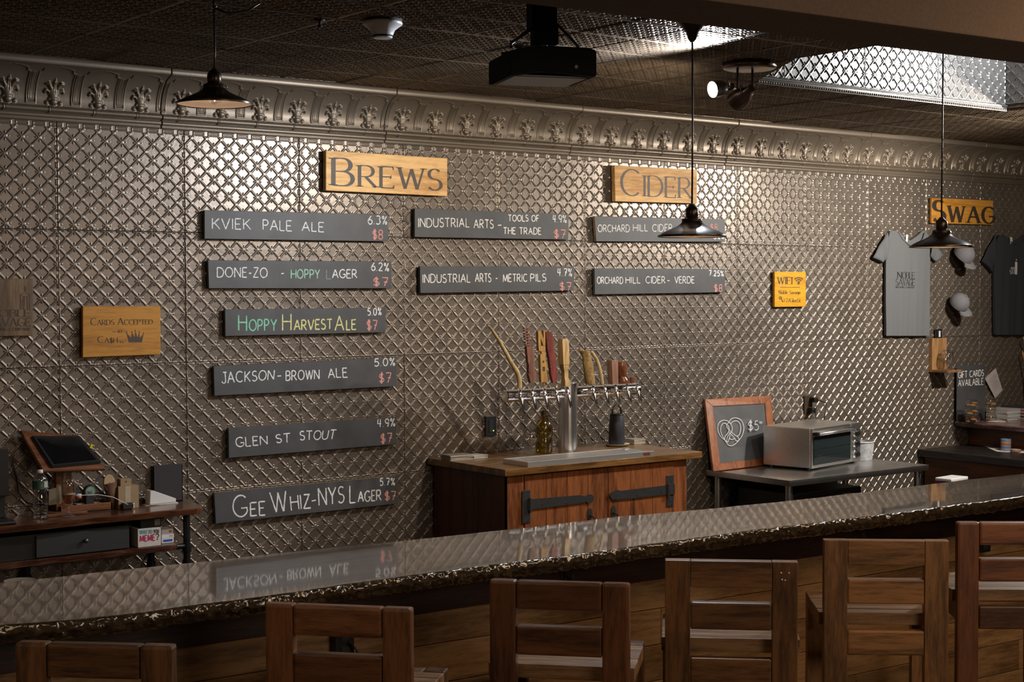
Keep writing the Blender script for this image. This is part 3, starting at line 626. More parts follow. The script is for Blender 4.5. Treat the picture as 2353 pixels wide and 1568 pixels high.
for i, (a, b) in enumerate(cor):
    A, B = on_z(*a, ZS), on_z(*b, ZS); stool(i, (A.x, A.y, 0), (B.x, B.y, 0), ZS, i in (0, 1, 2), i == 1)
A = on_z(2201, 1201, ZS); stool(5, (A.x, A.y, 0), (A.x+.43*math.cos(math.radians(-39)), A.y+.43*math.sin(math.radians(-39)), 0), ZS, True)
# ------------------------------------------------------------------ signs on the wall
def sign(name, label, cat, q, yf, mat, thick=.019, edge=None, group=None, bev=.0012):
    """q: TL TR BR BL picture corners of the front face"""
    P = [on_y(a, b, yf) for a, b in q]; c = sum(P, Vector())/4
    t = thing(name, label, cat, (c.x, c.y, c.z), 0, group); bm = bmesh.new()
    f = [bm.verts.new((p.x, yf, p.z)) for p in P]; g = [bm.verts.new((p.x, yf+thick, p.z)) for p in P]
    bm.faces.new(f); bm.faces.new(g[::-1])
    for k in range(4): bm.faces.new((f[k], g[k], g[(k+1) % 4], f[(k+1) % 4]))
    bmesh.ops.bevel(bm, geom=bm.edges[:], offset=bev, segments=1, affect='EDGES')
    o = obj('board', bm, mat, t)
    if edge:
        for kind in edge:
            a, b_ = (P[0], P[3]) if kind == 'l' else (P[0], P[1])
            e = box((0, 0, 0), (1, 1, 1)); bmesh.ops.delete(e, geom=e.verts[:], context='VERTS')
            d = (b_-a); n = Vector((-.0006, 0, 0)) if kind == 'l' else Vector((0, 0, .0006))
            vs = [e.verts.new(p) for p in (a+n+Vector((0, .0015, 0)), b_+n+Vector((0, .0015, 0)), b_+n+Vector((0, thick-.002, 0)), a+n+Vector((0, thick-.002, 0)))]; e.faces.new(vs)
            obj('bare_edge', e, M['edgewood'], t)
    # cleats that carry the board on the wall
    for s in (.2, .8):
        x = P[3].x+(P[2].x-P[3].x)*s; z = (P[0].z+P[3].z)/2+((P[1].z+P[2].z)/2-(P[0].z+P[3].z)/2)*s
        obj('cleat', box((x-.012, yf+thick, z-.02), (x+.012, .007, z+.02)), M['blackmatte'], t)
    return t
M['edgewood'] = wood('bare_edge_wood', (.30, .17, .07), (.45, .28, .13), 'x', .6, 1, .3)
M['signwood'] = wood('sign_pine', (.72, .37, .11), (.95, .60, .25), 'x', .6, .6, .2, vary=.06, coat=0)
M['ambersign'] = wood('amber_pine', (.42, .160, .012), (.58, .26, .028), 'x', .6, .7, .5, vary=.05)
M['swagsign'] = wood('orange_pine', (.44, .18, .02), (.58, .27, .045), 'x', .4, .8, .3, vary=.02)
M['wifi'] = wood('yellow_pine', (.62, .27, .012), (.78, .39, .02), 'x', .35, .9, .35, vary=.02)
M['logosign'] = wood('walnut_board', (.12, .068, .03), (.24, .15, .075), 'z', .5, .7, .2, vary=.02)
M['letter'] = plain('grey_brown_paint', (.085, .07, .066), .55, noise=.15)
BG = 'chalk menu boards on the tin wall'
def board(words, q, label, edge=None, yf=-.033):
    t = sign('menu_board', label, 'sign', q, yf, M['slate'], .019, edge, BG)
    for wd in words:
        txt, mt, qd = wd[:3]; k = dict(width=.0055, jit=.02); k.update(wd[3] if len(wd) > 3 else {})
        lettering('chalk_price' if mt == 'ch_r' else 'chalk_lettering', txt, qd, yf, M[mt], t, **k)
def Q(x0, y0, x1, y1, s=0.0, h1=None):      # picture box: left edge x0 (y0 top, y1 bottom), right edge x1, shifted down by s
    return [(x0, y0), (x1, y0+s), (x1, y1+s), (x0, y1)]
board([('KVIEK', 'ch_w', Q(488, 502, 575, 526, 2)), ('PALE', 'ch_w', Q(604, 505, 670, 528, 3)), ('ALE', 'ch_w', Q(694, 510, 744, 531, 2)), ('6.3%', 'ch_w', Q(846, 496, 889, 515, 1), dict(width=.0054)), ('$8', 'ch_r', Q(856, 528, 879, 549, 1), dict(width=.0054))],
      [(470, 483), (892, 493), (892, 555), (470, 549)], 'top left chalk menu board reading Kviek Pale Ale')
board([('DONE-ZO', 'ch_w', Q(499, 615, 614, 637, 1)), ('-', 'ch_w', Q(646, 616, 652, 638)), ('HOPPY', 'ch_m', Q(669, 620, 734, 640, 0)), ('L', 'ch_dim', Q(750, 620, 760, 641)), ('AGER', 'ch_w', Q(764, 620, 820, 639, 0)), ('6.2%', 'ch_w', Q(853, 604, 893, 622, 1), dict(width=.0054)), ('$7', 'ch_r', Q(858, 638, 891, 657, 1), dict(width=.0054))],
      [(478, 598), (900, 601), (900, 663), (480, 663)], 'chalk menu board reading Done-Zo Hoppy Lager')
board([('HOPPY', 'ch_g', Q(548, 725, 633, 760, 0), dict(small=.72, width=.0068)), ('HARVEST', 'ch_y', Q(649, 722, 760, 759, -2), dict(small=.62, width=.0068)), ('ALE', 'ch_y', Q(770, 727, 816, 760, -3), dict(small=.68, width=.0068)), ('5.0%', 'ch_w', Q(845, 709, 876, 725, -1), dict(width=.0054)), ('$7', 'ch_r', Q(843, 736, 866, 758, 1), dict(width=.0054))],
      [(517, 711), (886, 707), (886, 764), (518, 773)], 'chalk menu board with green and yellow writing, Hoppy Harvest Ale')
board([('JACKSON', 'ch_w', [(508, 856), (630, 851), (628, 872), (510, 882)]), ('-', 'ch_w', [(637, 852), (645, 852), (645, 874), (637, 874)]), ('BROWN', 'ch_w', [(657, 853), (733, 850), (733, 871), (657, 875)]), ('ALE', 'ch_w', [(753, 848), (797, 846), (798, 867), (754, 869)]), ('5.0%', 'ch_w', Q(861, 825, 907, 842, -2), dict(width=.0054)), ('$7', 'ch_r', Q(871, 858, 898, 880, -1), dict(width=.0054))],
      [(491, 842), (912, 822), (912, 888), (493, 910)], 'chalk menu board reading Jackson Brown Ale', 't')
board([('GLEN', 'ch_w', [(541, 1006), (613, 1002), (614, 1021), (543, 1028)]), ('ST', 'ch_w', [(633, 1000), (666, 996), (666, 1017), (635, 1018)]), ('STOUT', 'ch_w', [(689, 992), (773, 988), (768, 1009), (690, 1012)]), ('4.9%', 'ch_w', Q(867, 964, 907, 982, -2), dict(width=.0054)), ('$7', 'ch_r', Q(875, 998, 900, 1019, -2), dict(width=.0054))],
      [(525, 984), (911, 959), (911, 1021), (526, 1053)], 'chalk menu board reading Glen St Stout, bright top edge', 't')
board([('GEE', 'ch_w', [(534, 1141), (604, 1133), (606, 1184), (536, 1190)], dict(small=.62, width=.0072)), ('WHIZ', 'ch_w', [(619, 1132), (708, 1122), (711, 1168), (625, 1178)], dict(small=.7, width=.0072)), ('-', 'ch_w', [(716, 1130), (726, 1129), (726, 1168), (716, 1169)]), ('NYS', 'ch_w', [(731, 1123), (790, 1118), (790, 1155), (733, 1162)], dict(width=.0072)), ('LAGER', 'ch_w', [(804, 1117), (873, 1110), (873, 1150), (804, 1156)], dict(small=.6, width=.0066)), ('5.7%', 'ch_w', Q(873, 1100, 907, 1116, -1), dict(width=.0054)), ('$7', 'ch_r', Q(884, 1130, 909, 1150, 0), dict(width=.0054))],
      [(492, 1133), (913, 1094), (913, 1158), (496, 1204)], 'lowest chalk menu board, Gee Whiz NYS Lager', 't')
board([('INDUSTRIAL', 'ch_w', Q(961, 502, 1078, 522, 0)), ('ARTS', 'ch_w', Q(1089, 505, 1133, 524, 1)), ('-', 'ch_w', Q(1144, 507, 1152, 526)), ('TOOLS OF', 'ch_w', Q(1168, 494, 1238, 508, 1), dict(width=.0054)), ('THE TRADE', 'ch_w', Q(1157, 523, 1243, 538, 1), dict(width=.0054)), ('4.9%', 'ch_w', Q(1270, 494, 1301, 511, 1), dict(width=.0054)), ('$7', 'ch_r', Q(1273, 528, 1299, 547, 1), dict(width=.0054))],
      [(953, 479), (1307, 492), (1306, 551), (953, 545)], 'chalk menu board reading Industrial Arts Tools of the Trade')
board([('INDUSTRIAL', 'ch_w', Q(971, 631, 1080, 650, -1)), ('ARTS', 'ch_w', Q(1092, 629, 1128, 648, 0)), ('-', 'ch_w', Q(1139, 628, 1143, 650)), ('METRIC', 'ch_w', Q(1156, 631, 1211, 648, -1)), ('PILS', 'ch_w', Q(1219, 630, 1254, 647, -1)), ('4.7%', 'ch_w', Q(1281, 617, 1314, 634, 1), dict(width=.0054)), ('$7', 'ch_r', Q(1286, 649, 1312, 667, 1), dict(width=.0054))],
      [(965, 612), (1320, 613), (1318, 668), (966, 674)], 'chalk menu board reading Industrial Arts Metric Pils')
board([('ORCHARD', 'ch_w', Q(1374, 517, 1446, 533, 0)), ('HILL', 'ch_w', Q(1455, 516, 1488, 531, 0)), ('CIDER', 'ch_w', Q(1499, 516, 1545, 532, 0)), ('-', 'ch_w', Q(1549, 516, 1553, 532)), ('$8', 'ch_r', Q(1632, 515, 1648, 530, 0), dict(width=.0054)), ('6.2%', 'ch_w', Q(1640, 538, 1663, 549, 0), dict(width=.0068))],
      [(1366, 497), (1666, 504), (1666, 556), (1370, 555)], 'upper cider chalk board, half hidden behind the middle pendant lamp', 'l')
board([('ORCHARD', 'ch_w', Q(1372, 637, 1431, 652, 0)), ('HILL', 'ch_w', Q(1438, 637, 1471, 651, 0)), ('CIDER', 'ch_w', Q(1484, 636, 1528, 651, 0)), ('-', 'ch_w', Q(1533, 636, 1538, 652)), ('VERDE', 'ch_w', Q(1550, 636, 1595, 651, 0)), ('7.25%', 'ch_w', Q(1629, 622, 1662, 634, 1), dict(width=.0068)), ('$8', 'ch_r', Q(1641, 654, 1659, 670, 0), dict(width=.0054))],
      [(1366, 617), (1666, 619), (1666, 672), (1367, 677)], 'chalk menu board reading Orchard Hill Cider Verde')
GL = 'wooden heading signs'
t = sign('heading_sign', 'light pine sign with big serif word Brews', 'sign', [(749, 346), (1028, 364), (1028, 451), (749, 438)], -.045, M['signwood'], .03, None, GL, .002)
lettering('lettering', 'BREWS', [(766, 363), (1010, 376), (1010, 438), (766, 426)], -.045, M['letter'], t, serif=True, small=.78, bold=1.05, gap=.22)
t = sign('heading_sign', 'light pine sign with serif word Cider', 'sign', [(1412, 380), (1602, 390), (1602, 468), (1414, 463)], -.045, M['signwood'], .03, None, GL, .002)
lettering('lettering', 'CIDER', [(1428, 388), (1586, 398), (1586, 456), (1428, 449)], -.045, M['letter'], t, serif=True, small=.8, bold=.85, gap=.2)
t = sign('heading_sign', 'orange wooden sign with bold word Swag', 'sign', [(2141, 455), (2282, 461), (2282, 517), (2141, 513)], -.03, M['swagsign'], .02, None, GL, .002)
lettering('lettering', 'SWAG', [(2145, 461), (2281, 466), (2281, 514), (2145, 509)], -.03, M['ink'], t, serif=True, small=.78, bold=1.75, gap=.26)
t = sign('card_sign', 'amber wooden sign with crown reading Cards Accepted', 'sign', [(190, 704), (369, 704), (369, 815), (190, 822)], -.035, M['ambersign'], .022, None, None, .002)
for s, q, k in (('CARDS ACCEPTED', [(209, 731), (350, 731), (350, 745), (209, 748)], dict(small=.75, space=.45)), ('BUT', Q(271, 759, 282, 765), dict(bold=1.4)), ('CA$H', Q(225, 773, 269, 788), dict(small=.75)), ('is', Q(276, 781, 284, 788), dict(bold=1.3))):
    lettering('lettering', s, q, -.035, M['inkbrown'], t, serif=True, gap=.2, **k)
def drape(o, body):
    from mathutils.bvhtree import BVHTree
    me_ = body.data; bt = BVHTree.FromPolygons([v.co[:] for v in me_.vertices], [p.vertices[:] for p in me_.polygons])
    for v in o.data.vertices:
        h = bt.ray_cast(Vector((v.co.x, -1, v.co.z)), Vector((0, 1, 0)))[0]
        if h: v.co.y = h.y-.0009
def flat(name, polys, yf, mat, parent, off=.0007, plane=None):
    bm = bmesh.new()
    for pl in polys:
        vs = []
        for a, b in pl:
            p = plane(a, b) if plane else on_y(a, b, yf); vs.append(bm.verts.new(p+Vector((0, -off, 0))))
        bm.faces.new(vs)
    for f in bm.faces:
        f.normal_update()
        if f.normal.y > 0: f.normal_flip()
    me = bpy.data.meshes.new(name); bm.to_mesh(me); bm.free(); return obj(name, me, mat, parent)
flat('crown_mark', [[(296, 787), (291, 766), (302, 777), (303, 764), (310, 777), (311, 761), (316, 777), (320, 764), (321, 777), (330, 767), (326, 787)]], -.035, M['inkbrown'], t)
for dsh in ([(258, 762), (267, 762), (267, 763), (258, 763)], [(285, 762), (293, 762), (293, 763), (285, 763)], [(269, 783), (274, 783), (274, 784), (269, 784)], [(285, 783), (291, 783), (291, 784), (285, 784)]): flat('dash_mark', [dsh], -.035, M['inkbrown'], t)
for x, y in ((291, 765), (303, 763), (311, 760), (320, 763), (330, 766)): flat('crown_point', [[(x-1.8, y), (x, y-2), (x+1.8, y), (x, y+2)]], -.035, M['inkbrown'], t)
t = sign('wifi_sign', 'small yellow wooden sign reading WIFI with signal mark', 'sign', [(1780, 625), (1852, 625), (1852, 705), (1780, 706)], -.03, M['wifi'], .02, None, None, .002)
for s, q, k in (('WIFI', Q(1787, 637, 1820, 653), dict(bold=1.1)), ('Noble Savage', Q(1790, 668, 1839, 676), dict(bold=1.1)), (':', Q(1801, 684, 1803, 693), dict(bold=1.5)), ('27GlenSt', Q(1806, 686, 1839, 695), dict(bold=1.1))):
    lettering('lettering', s, q, -.03, M['ink'], t, serif=(s != ':'), width=.004, gap=.2, **k)
def ringarc(cx_, cy_, r, w_, a0, a1, n=10):
    return [[(cx_+(r-w_)*math.cos(a), cy_-(r-w_)*math.sin(a)*1.0), (cx_+(r+w_)*math.cos(a), cy_-(r+w_)*math.sin(a)), (cx_+(r+w_)*math.cos(b), cy_-(r+w_)*math.sin(b)), (cx_+(r-w_)*math.cos(b), cy_-(r-w_)*math.sin(b))] for a, b in [(a0+(a1-a0)*k/n, a0+(a1-a0)*(k+1)/n) for k in range(n)]]
pol = []
for r in (4.5, 9, 13.5): pol += ringarc(1835, 652, r, 1.1, .8, 2.35)
pol += ringarc(1835, 651.5, 1.2, 1.2, 0, 6.28, 8) + [[(1793, 660), (1838, 660), (1838, 661), (1793, 661)]]
pol += ringarc(1793, 685, 2.6, .9, 0, 6.28, 10) + [[(1794, 687), (1795.5, 686), (1800, 694), (1798.5, 695)], [(1797, 694), (1799, 692), (1799.8, 693), (1797.8, 695)]]
flat('signal_and_key_mark', pol, -.03, M['ink'], t)
t = sign('logo_sign', 'brown wooden candle logo board cut off by the left edge', 'sign', [(-28, 641), (76, 641), (76, 772), (-28, 774)], -.03, M['logosign'], .02, None, None, .002)
for s, q in (('NOBLE', Q(-22, 712, 70, 728)), ('SAVAGE', Q(-26, 731, 70, 750)), ('BREWING COMPANY', Q(-26, 753, 70, 760))):
    lettering('lettering', s, q, -.03, M['inkbrown'], t, serif=True, gap=.16, bold=1.15)
flat('candle_mark', [[(46, 678), (48, 678), (48, 712), (46, 712)], [(67, 678), (69, 678), (69, 712), (67, 712)], [(54, 682), (57, 680), (56, 712), (54, 712)], [(61, 684), (63, 680), (64, 712), (62, 712)], [(50, 690), (52, 684), (52, 712), (51, 712)]]
     + [[(57, 671), (55, 664), (58, 655), (61, 664), (60, 671)]] + [[(a, b), (c, d), (c, d+1.3), (a, b+1.3)] for a, b, c, d in ((46, 677, 52, 674), (52, 674, 60, 673), (60, 673, 69, 676), (46, 678, 57, 682), (57, 682, 69, 678))], -.03, M['inkbrown'], t)
# ------------------------------------------------------------------ wall outlets
p = on_y(1129, 979, -.012)
t = thing('wall_outlet', 'black wall outlet with green pilot light left of the beer taps', 'outlet', tuple(p))
a, b = on_y(1116, 957, -.012), on_y(1141, 1002, -.012)
obj('cover_plate', box((a.x, -.012, b.z), (b.x, .002, a.z), .003, 2), M['black'], t)
obj('insert', box((a.x+.022, -.015, b.z+.02), (b.x-.022, -.011, a.z-.02), .002, 1), plain('outlet_insert', (.03, .03, .032), .3), t)
q = on_y(1134, 990, -.016); obj('pilot_light', lathe([(0, 0), (.0028, 0), (.002, .0015), (0, .002)], tuple(q), 10, Matrix.Rotation(PI/2, 3, 'X')), plain('green_led', (.1, .9, .1), emit=(.2, 1, .1), es=6), t)
p = on_y(1860, 930, -.012); a, b = on_y(1849, 910, -.012), on_y(1867, 951, -.012)
t = thing('wall_outlet', 'dark brown wall outlet with two black plugs above the toaster oven', 'outlet', tuple(p))
obj('cover_plate', box((a.x, -.012, b.z), (b.x, .002, a.z), .003, 2), plain('brown_plate', (.05, .03, .018), .4), t)
for zz, dx in ((.03, .02), (-.035, .0)):
    bm = obox((p.x+dx, -.032, p.z+zz), (.038, .045, .032), (0, 0, 0), .006, 2); obj('plug', bm, M['black'], t)
c1 = p+Vector((.03, -.04, .03)); e1 = on_y(1893, 968, -.12); e2 = on_y(1862, 972, -.1)
obj('power_cord', tube([c1, c1+Vector((.05, -.03, -.02)), (c1+e1)/2+Vector((.03, -.02, .02)), e1, e1+Vector((.02, 0, -.12))], .0035, 6), M['black'], t, True)
obj('power_cord', tube([p+Vector((0, -.05, -.035)), p+Vector((0, -.055, -.09)), e2, e2+Vector((0, 0, -.15))], .0035, 6), M['black'], t, True)
# ------------------------------------------------------------------ t-shirts
t_bodies = []
def shirt(name, label, rows, lslv, rslv, col, yf, neck, collar_px, tagcol):
    """rows: (picture y, left x, right x) from hem to shoulder; sleeves: quads of picture points, shoulder side first"""
    m = plain(name+'_jersey', col, .95, noise=.12, nscale=300); t_ = thing('t_shirt', label, 't-shirt', tuple(on_y(rows[0][1], rows[0][0], yf)), 0, 't-shirts for sale on the wall')
    ys = [r[0] for r in rows][::-1]; xl = [r[1] for r in rows][::-1]; xr = [r[2] for r in rows][::-1]
    n, mm = 44, 40; Pf = np.zeros((n, mm, 3))
    Yp = np.linspace(rows[-1][0], rows[0][0], n)
    for i, y in enumerate(Yp):
        l, r = np.interp(y, ys, xl), np.interp(y, ys, xr)
        for j in range(mm):
            u = j/(mm-1); yy = y
            if y < neck[2]:                                            # scoop of the neck line
                k = (neck[2]-y)/(neck[2]-rows[-1][0]); cx_ = (neck[0]+neck[1])/2
                f = 1-min(1, abs((l+(r-l)*u)-cx_)/((neck[1]-neck[0])/2)); yy = y+f**.7*(neck[2]-y)*.9 if f > 0 else y
            p = on_y(l+(r-l)*u, yy, yf); v = (y-rows[-1][0])/(rows[0][0]-rows[-1][0])
            edge = min(u, 1-u); fold = .006*math.sin(u*19+1.3*v)*v+.004*math.sin(u*37+v*3)*v
            Pf[i, j] = (p.x, p.y-.007*min(1, edge*8)-fold-.006*(1-v)*math.sin(u*6), p.z)
    bk = Pf.copy(); bk[..., 1] = yf+.013
    body = grid_mesh('body', Pf); bm = bmesh.new(); bm.from_mesh(body)
    bm2 = bmesh.new(); bm2.from_mesh(grid_mesh('b', bk)); tmp = bpy.data.meshes.new('t'); 
    # rim joining front and back sheets
    rim = [Pf[0, j] for j in range(mm)]+[Pf[i, -1] for i in range(1, n)]+[Pf[-1, j] for j in range(mm-2, -1, -1)]+[Pf[i, 0] for i in range(n-2, 0, -1)]
    R_ = np.array(rim+[rim[0]]); R2 = R_.copy(); R2[:, 1] = bk[0, 0, 1]
    bm.from_mesh(grid_mesh('r', np.stack([R_, R2], 1))); bm2.free(); bm.normal_update()
    t_bodies.append(obj('body', bm, m, t_, True))
    for nm, q in (('sleeve', lslv), ('sleeve', rslv)):
        a, b_, c_, d_ = [on_y(x, y, yf) for x, y in q]; g = np.zeros((10, 10, 3)); 
        for i in range(10):
            for j in range(10):
                u, v = i/9, j/9; p = a*(1-u)*(1-v)+b_*u*(1-v)+c_*u*v+d_*(1-u)*v
                g[i, j] = (p.x, p.y-.016*math.sin(v*PI)*(1-.25*u)-.004*math.sin(u*9), p.z-.0*u)
        ob = obj(nm, grid_mesh('sleeve', g), m, t_); md = ob.modifiers.new('s', 'SOLIDIFY'); md.thickness = .004; md.offset = -1
        k = [Vector(g[9, j]) for j in range(10)]
        bm = bmesh.new(); f1 = [bm.verts.new(v) for v in k]; f2 = [bm.verts.new(Vector((v.x+(.004), yf+.012, v.z-.006))) for v in k]
        for j in range(9): bm.faces.new((f1[j], f1[j+1], f2[j+1], f2[j]))
        obj('sleeve_inside', bm, plain(name+'_inside', tuple(c*.4 for c in col), .95), t_)  # shade inside the sleeve put into a darkened jersey colour
    cpt = [on_y(x, y, yf)+Vector((0, -.013, 0)) for x, y in collar_px]; obj('collar', tube(cpt, .005, 8), m, t_, True)
    return t_, m
ts, mg = shirt('grey', 'heather grey t-shirt with candle and brewery lettering', [(772, 2035, 2134), (700, 2034, 2135), (620, 2035, 2137), (590, 2036, 2138), (560, 2040, 2140), (540, 2043, 2134), (531, 2046, 2126)],
    [(2040, 533), (2005, 592), (2028, 604), (2038, 596)], [(2136, 545), (2165, 585), (2150, 602), (2137, 590)], (.130, .138, .146), -.028, (2062, 2118, 556), [(2060, 533), (2070, 549), (2084, 562), (2098, 566), (2110, 560), (2118, 548), (2122, 535)], 1)
for s, q, k in (('NOBLE', Q(2069, 625, 2109, 640, 1), dict(bold=1.1)), ('SAVAGE', Q(2065, 641, 2109, 656, 1), dict(bold=1.1)), ('BREWING COMPANY', Q(2065, 658, 2108, 662, 1), dict(bold=1.2))):
    lettering('lettering', s, q, -.0585, plain('shirt_ink', (.018, .018, .02), .9), ts, serif=True, gap=.14, off=.001, **k)
flat('candle_print', [[(x, 602), (x+.7, 602), (x+.7, 626), (x, 626)] for x in (2098, 2101, 2104, 2107)]+[[(2098, 602), (2108, 602), (2108, 602.8), (2098, 602.8)], [(2103, 600), (2101.7, 594), (2103, 588), (2104.6, 594)]], -.0595, plain('faint_print', (.16, .17, .18), .9), ts)
flat('size_tag', [[(2082, 539), (2087, 540), (2090, 556), (2085, 556)]], -.056, M['white'], ts)
tb, mb = shirt('navy', 'black t-shirt with small white candle print at right edge', [(770, 2285, 2372), (700, 2284, 2374), (625, 2284, 2376), (600, 2285, 2378), (575, 2288, 2380), (552, 2292, 2378), (540, 2298, 2370)],
    [(2288, 538), (2255, 600), (2280, 627), (2286, 606)], [(2378, 545), (2405, 590), (2390, 610), (2380, 600)], (.030, .031, .042), -.028, (2305, 2355, 556), [(2302, 541), (2314, 554), (2330, 562), (2345, 556), (2356, 543)], 1)
for s, q in (('NOBLE', Q(2328, 614, 2345, 620, 0)), ('SAVAGE', Q(2325, 621, 2345, 630, 0))):
    lettering('white_print', s, q, -.0585, M['white'], tb, serif=True, gap=.14, bold=1.3, off=.001)
flat('candle_print', [[(2339, 602), (2345, 602), (2345, 631), (2339, 631)], [(2342, 600), (2341, 597), (2342.3, 594), (2343.5, 598)]], -.0605, M['white'], tb)
flat('size_tag', [[(2320, 545), (2326, 546), (2331, 556), (2326, 561)]], -.056, M['white'], tb)
# ------------------------------------------------------------------ caps
def capmesh(label, px, py, R_, tilt):
    o = on_y(px, py, -.085); t_ = thing('baseball_cap', label, 'cap', tuple(o), 0, 'grey caps hung on the wall'); m = plain('cap_cloth', (.20, .20, .22), .9, noise=.1, nscale=200, bump=.2)
    RM = Matrix.Rotation(math.radians(48), 3, 'X') @ Matrix.Rotation(math.radians(tilt), 3, 'Y') @ Matrix.Rotation(math.radians(-52), 3, 'Z')
    prof_ = [(R_*math.cos(a), R_*1.05*math.sin(a)) for a in np.linspace(0, PI/2, 10)]; prof_[-1] = (0, R_*1.05)
    bm = lathe([(R_*.99, -.012)]+prof_, tuple(o), 24, RM); obj('crown', bm, m, t_, True)
    for k in range(6):
        a = k*PI/3+.1; obj('seam', tube([o+RM @ Vector((R_*1.003*math.cos(e)*math.cos(a), R_*1.003*math.cos(e)*math.sin(a), R_*1.055*math.sin(e))) for e in np.linspace(0, PI/2, 9)], .0013, 5), m, t_)
    obj('button', lathe([(0, .006), (.006, .004), (.007, 0)], tuple(o+RM @ Vector((0, 0, R_*1.05))), 10, RM), m, t_, True)
    g = np.zeros((7, 15, 3))
    for i in range(7):
        for j in range(15):
            a = math.radians(-62+124*j/14); r = R_*(1+.72*i/6*math.cos(a*.95)); v = o+RM @ Vector((r*math.cos(a), r*math.sin(a)*(1-.04*i), -.012-.02*(math.sin(a)**2)*i/6*1.2-.010*i/6)); g[i, j] = v
    ob = obj('brim', grid_mesh('brim', g), m, t_); md = ob.modifiers.new('s', 'SOLIDIFY'); md.thickness = .003
    return t_
for ch in list(ts.children)+list(tb.children):
    if ch.name.split('.')[0] in ('lettering', 'white_print', 'candle_print', 'size_tag'): drape(ch, t_bodies[0] if ch.parent == ts else t_bodies[1])
capmesh('upper grey baseball cap behind the right pendant lamp', 2214, 586, .074, 2)
capmesh('lower grey baseball cap between the two t-shirts', 2204, 697, .070, -6)
# ------------------------------------------------------------------ wall bracket with glass
x0, x1 = on_y(2142, 800, -.03).x, on_y(2175, 800, -.03).x; zt_, zb_ = on_y(2142, 778, -.03).z, on_y(2142, 856, -.03).z
t = thing('display_bracket', 'small oak wall bracket shelf holding a glass', 'shelf', (x0, -.03, zb_)); M['oak'] = wood('oak', (.24, .12, .045), (.38, .21, .09), 'z', .45, 1, .3, vary=.02)
obj('back_board', box((x0, -.032, zb_), (x1, .006, zt_), .002, 1), M['oak'], t); obj('ledge', box((x0, -.16, zb_), (x1, -.03, zb_+.018), .002, 1), wood('oak_ledge', (.24, .12, .045), (.38, .21, .09), 'y', .45), t)
def snifter(name, label, base, s, group=None, beer=False, cat='glass'):
    t_ = thing(name, label, cat, tuple(base), 0, group); pr_ = [(.0, .001), (.030, .0015), (.031, .004), (.006, .010), (.0042, .030), (.008, .034), (.026, .045), (.037, .066), (.036, .088), (.027, .118), (.0255, .118), (.0345, .088), (.0355, .067), (.025, .047), (.0, .038)]
    obj('bowl', lathe([(r*s, z*s) for r, z in pr_], tuple(base), 28), M['bulbglass'], t_, True); return t_
bz = zb_+.0185; snifter('snifter_glass', 'empty stemmed glass on the small oak bracket shelf', Vector(((x0+x1)/2-.01, -.105, bz)), 1.15)
a = on_y(2154, 777, -.015); t = thing('card_holder', 'small black card with white logo on top of the oak bracket', 'card', (a.x, -.015, zt_))
obj('card', box((on_y(2149, 777, -.018).x, -.02, zt_+.0005), (on_y(2164, 777, -.018).x, -.012, on_y(2150, 757, -.018).z), .001, 1), M['black'], t)
obj('logo', box((on_y(2157, 770, -.02).x, -.0208, zt_+.008), (on_y(2161, 770, -.02).x, -.0198, on_y(2150, 761, -.018).z), 0), M['white'], t)
# ------------------------------------------------------------------ left console desk
M['redwood'] = wood('red_stained_wood', (.055, .018, .009), (.15, .055, .022), 'x', .28, 1.0, .4, coat=.5, vary=.05)
M['pipe'] = plain('black_pipe', (.03, .03, .032), .35, .7, bump=.2)
ZD = 1.007
t = thing('console_desk', 'red-brown live-edge console desk on black pipe legs', 'desk', (0, -.14, 0))
def liveslab(name, x0, x1, y0, z, th, m, par, ph):
    n = 90; X = np.linspace(x0, x1, n); yf = y0+wav(X, .006, 8, ph)
    ends = np.clip((x1-X)/.05, 0, 1)**.5; yf = yf*ends+(y0*.75)*(1-ends)
    R_ = [np.stack([X, np.full(n, -.008), np.full(n, z)], -1), np.stack([X, yf+.004, np.full(n, z)], -1), np.stack([X, yf, np.full(n, z-.004)], -1), np.stack([X, yf+.002+wav(X, .002, 20, 1), np.full(n, z-th*.5)], -1), np.stack([X, yf+.008, np.full(n, z-th)], -1), np.stack([X, np.full(n, -.008), np.full(n, z-th)], -1)]
    g = np.stack(R_, 1); me_ = grid_mesh(name, g); bm = bmesh.new(); bm.from_mesh(me_)
    for e in (0, n-1):
        try: bm.faces.new([bm.verts.new(tuple(g[e, k])) for k in range(6)])
        except ValueError: pass
    o = obj(name, bm, m, par, True, angle=.6); return o
liveslab('desk_top', -1.3, .578, -.285, ZD, .030, M['redwood'], t, .5)
liveslab('lower_shelf', -1.3, .47, -.25, .845, .026, M['redwood'], t, 2.0)
def pleg(px, y, ztop, zbot=0.0):
    x = on_y(px, 1230, y).x; b = tube([(x, y, zbot), (x, y, ztop)], .0165, 14)
    for z in (.80, .735): add_lathe(b, [(.017, -.016), (.0215, -.014), (.0215, .014), (.017, .016)], (x, y, z), 14)
    add_lathe(b, [(.017, 0), (.035, .001), (.035, .008), (.018, .01)], (x, y, zbot), 16); add_lathe(b, [(.018, -.012), (.03, -.008), (.03, 0)], (x, y, ztop), 16)
    obj('pipe_leg', b, M['pipe'], t, True, angle=.6)
pleg(429, -.13, ZD-.031); pleg(347, -.06, .818); pleg(60, -.06, .818)
o = on_y(429, 1200, -.13).x; obj('pipe_leg', tube([(-1.0, -.13, 0), (-1.0, -.13, ZD-.031)], .0165, 12), M['pipe'], t, True)
obj('pipe_tee', tube([(o, -.13, .812), (o-.10, -.13, .812)], .014, 10), M['pipe'], t, True)
def P3(px, py, y): return on_y(px, py, y)
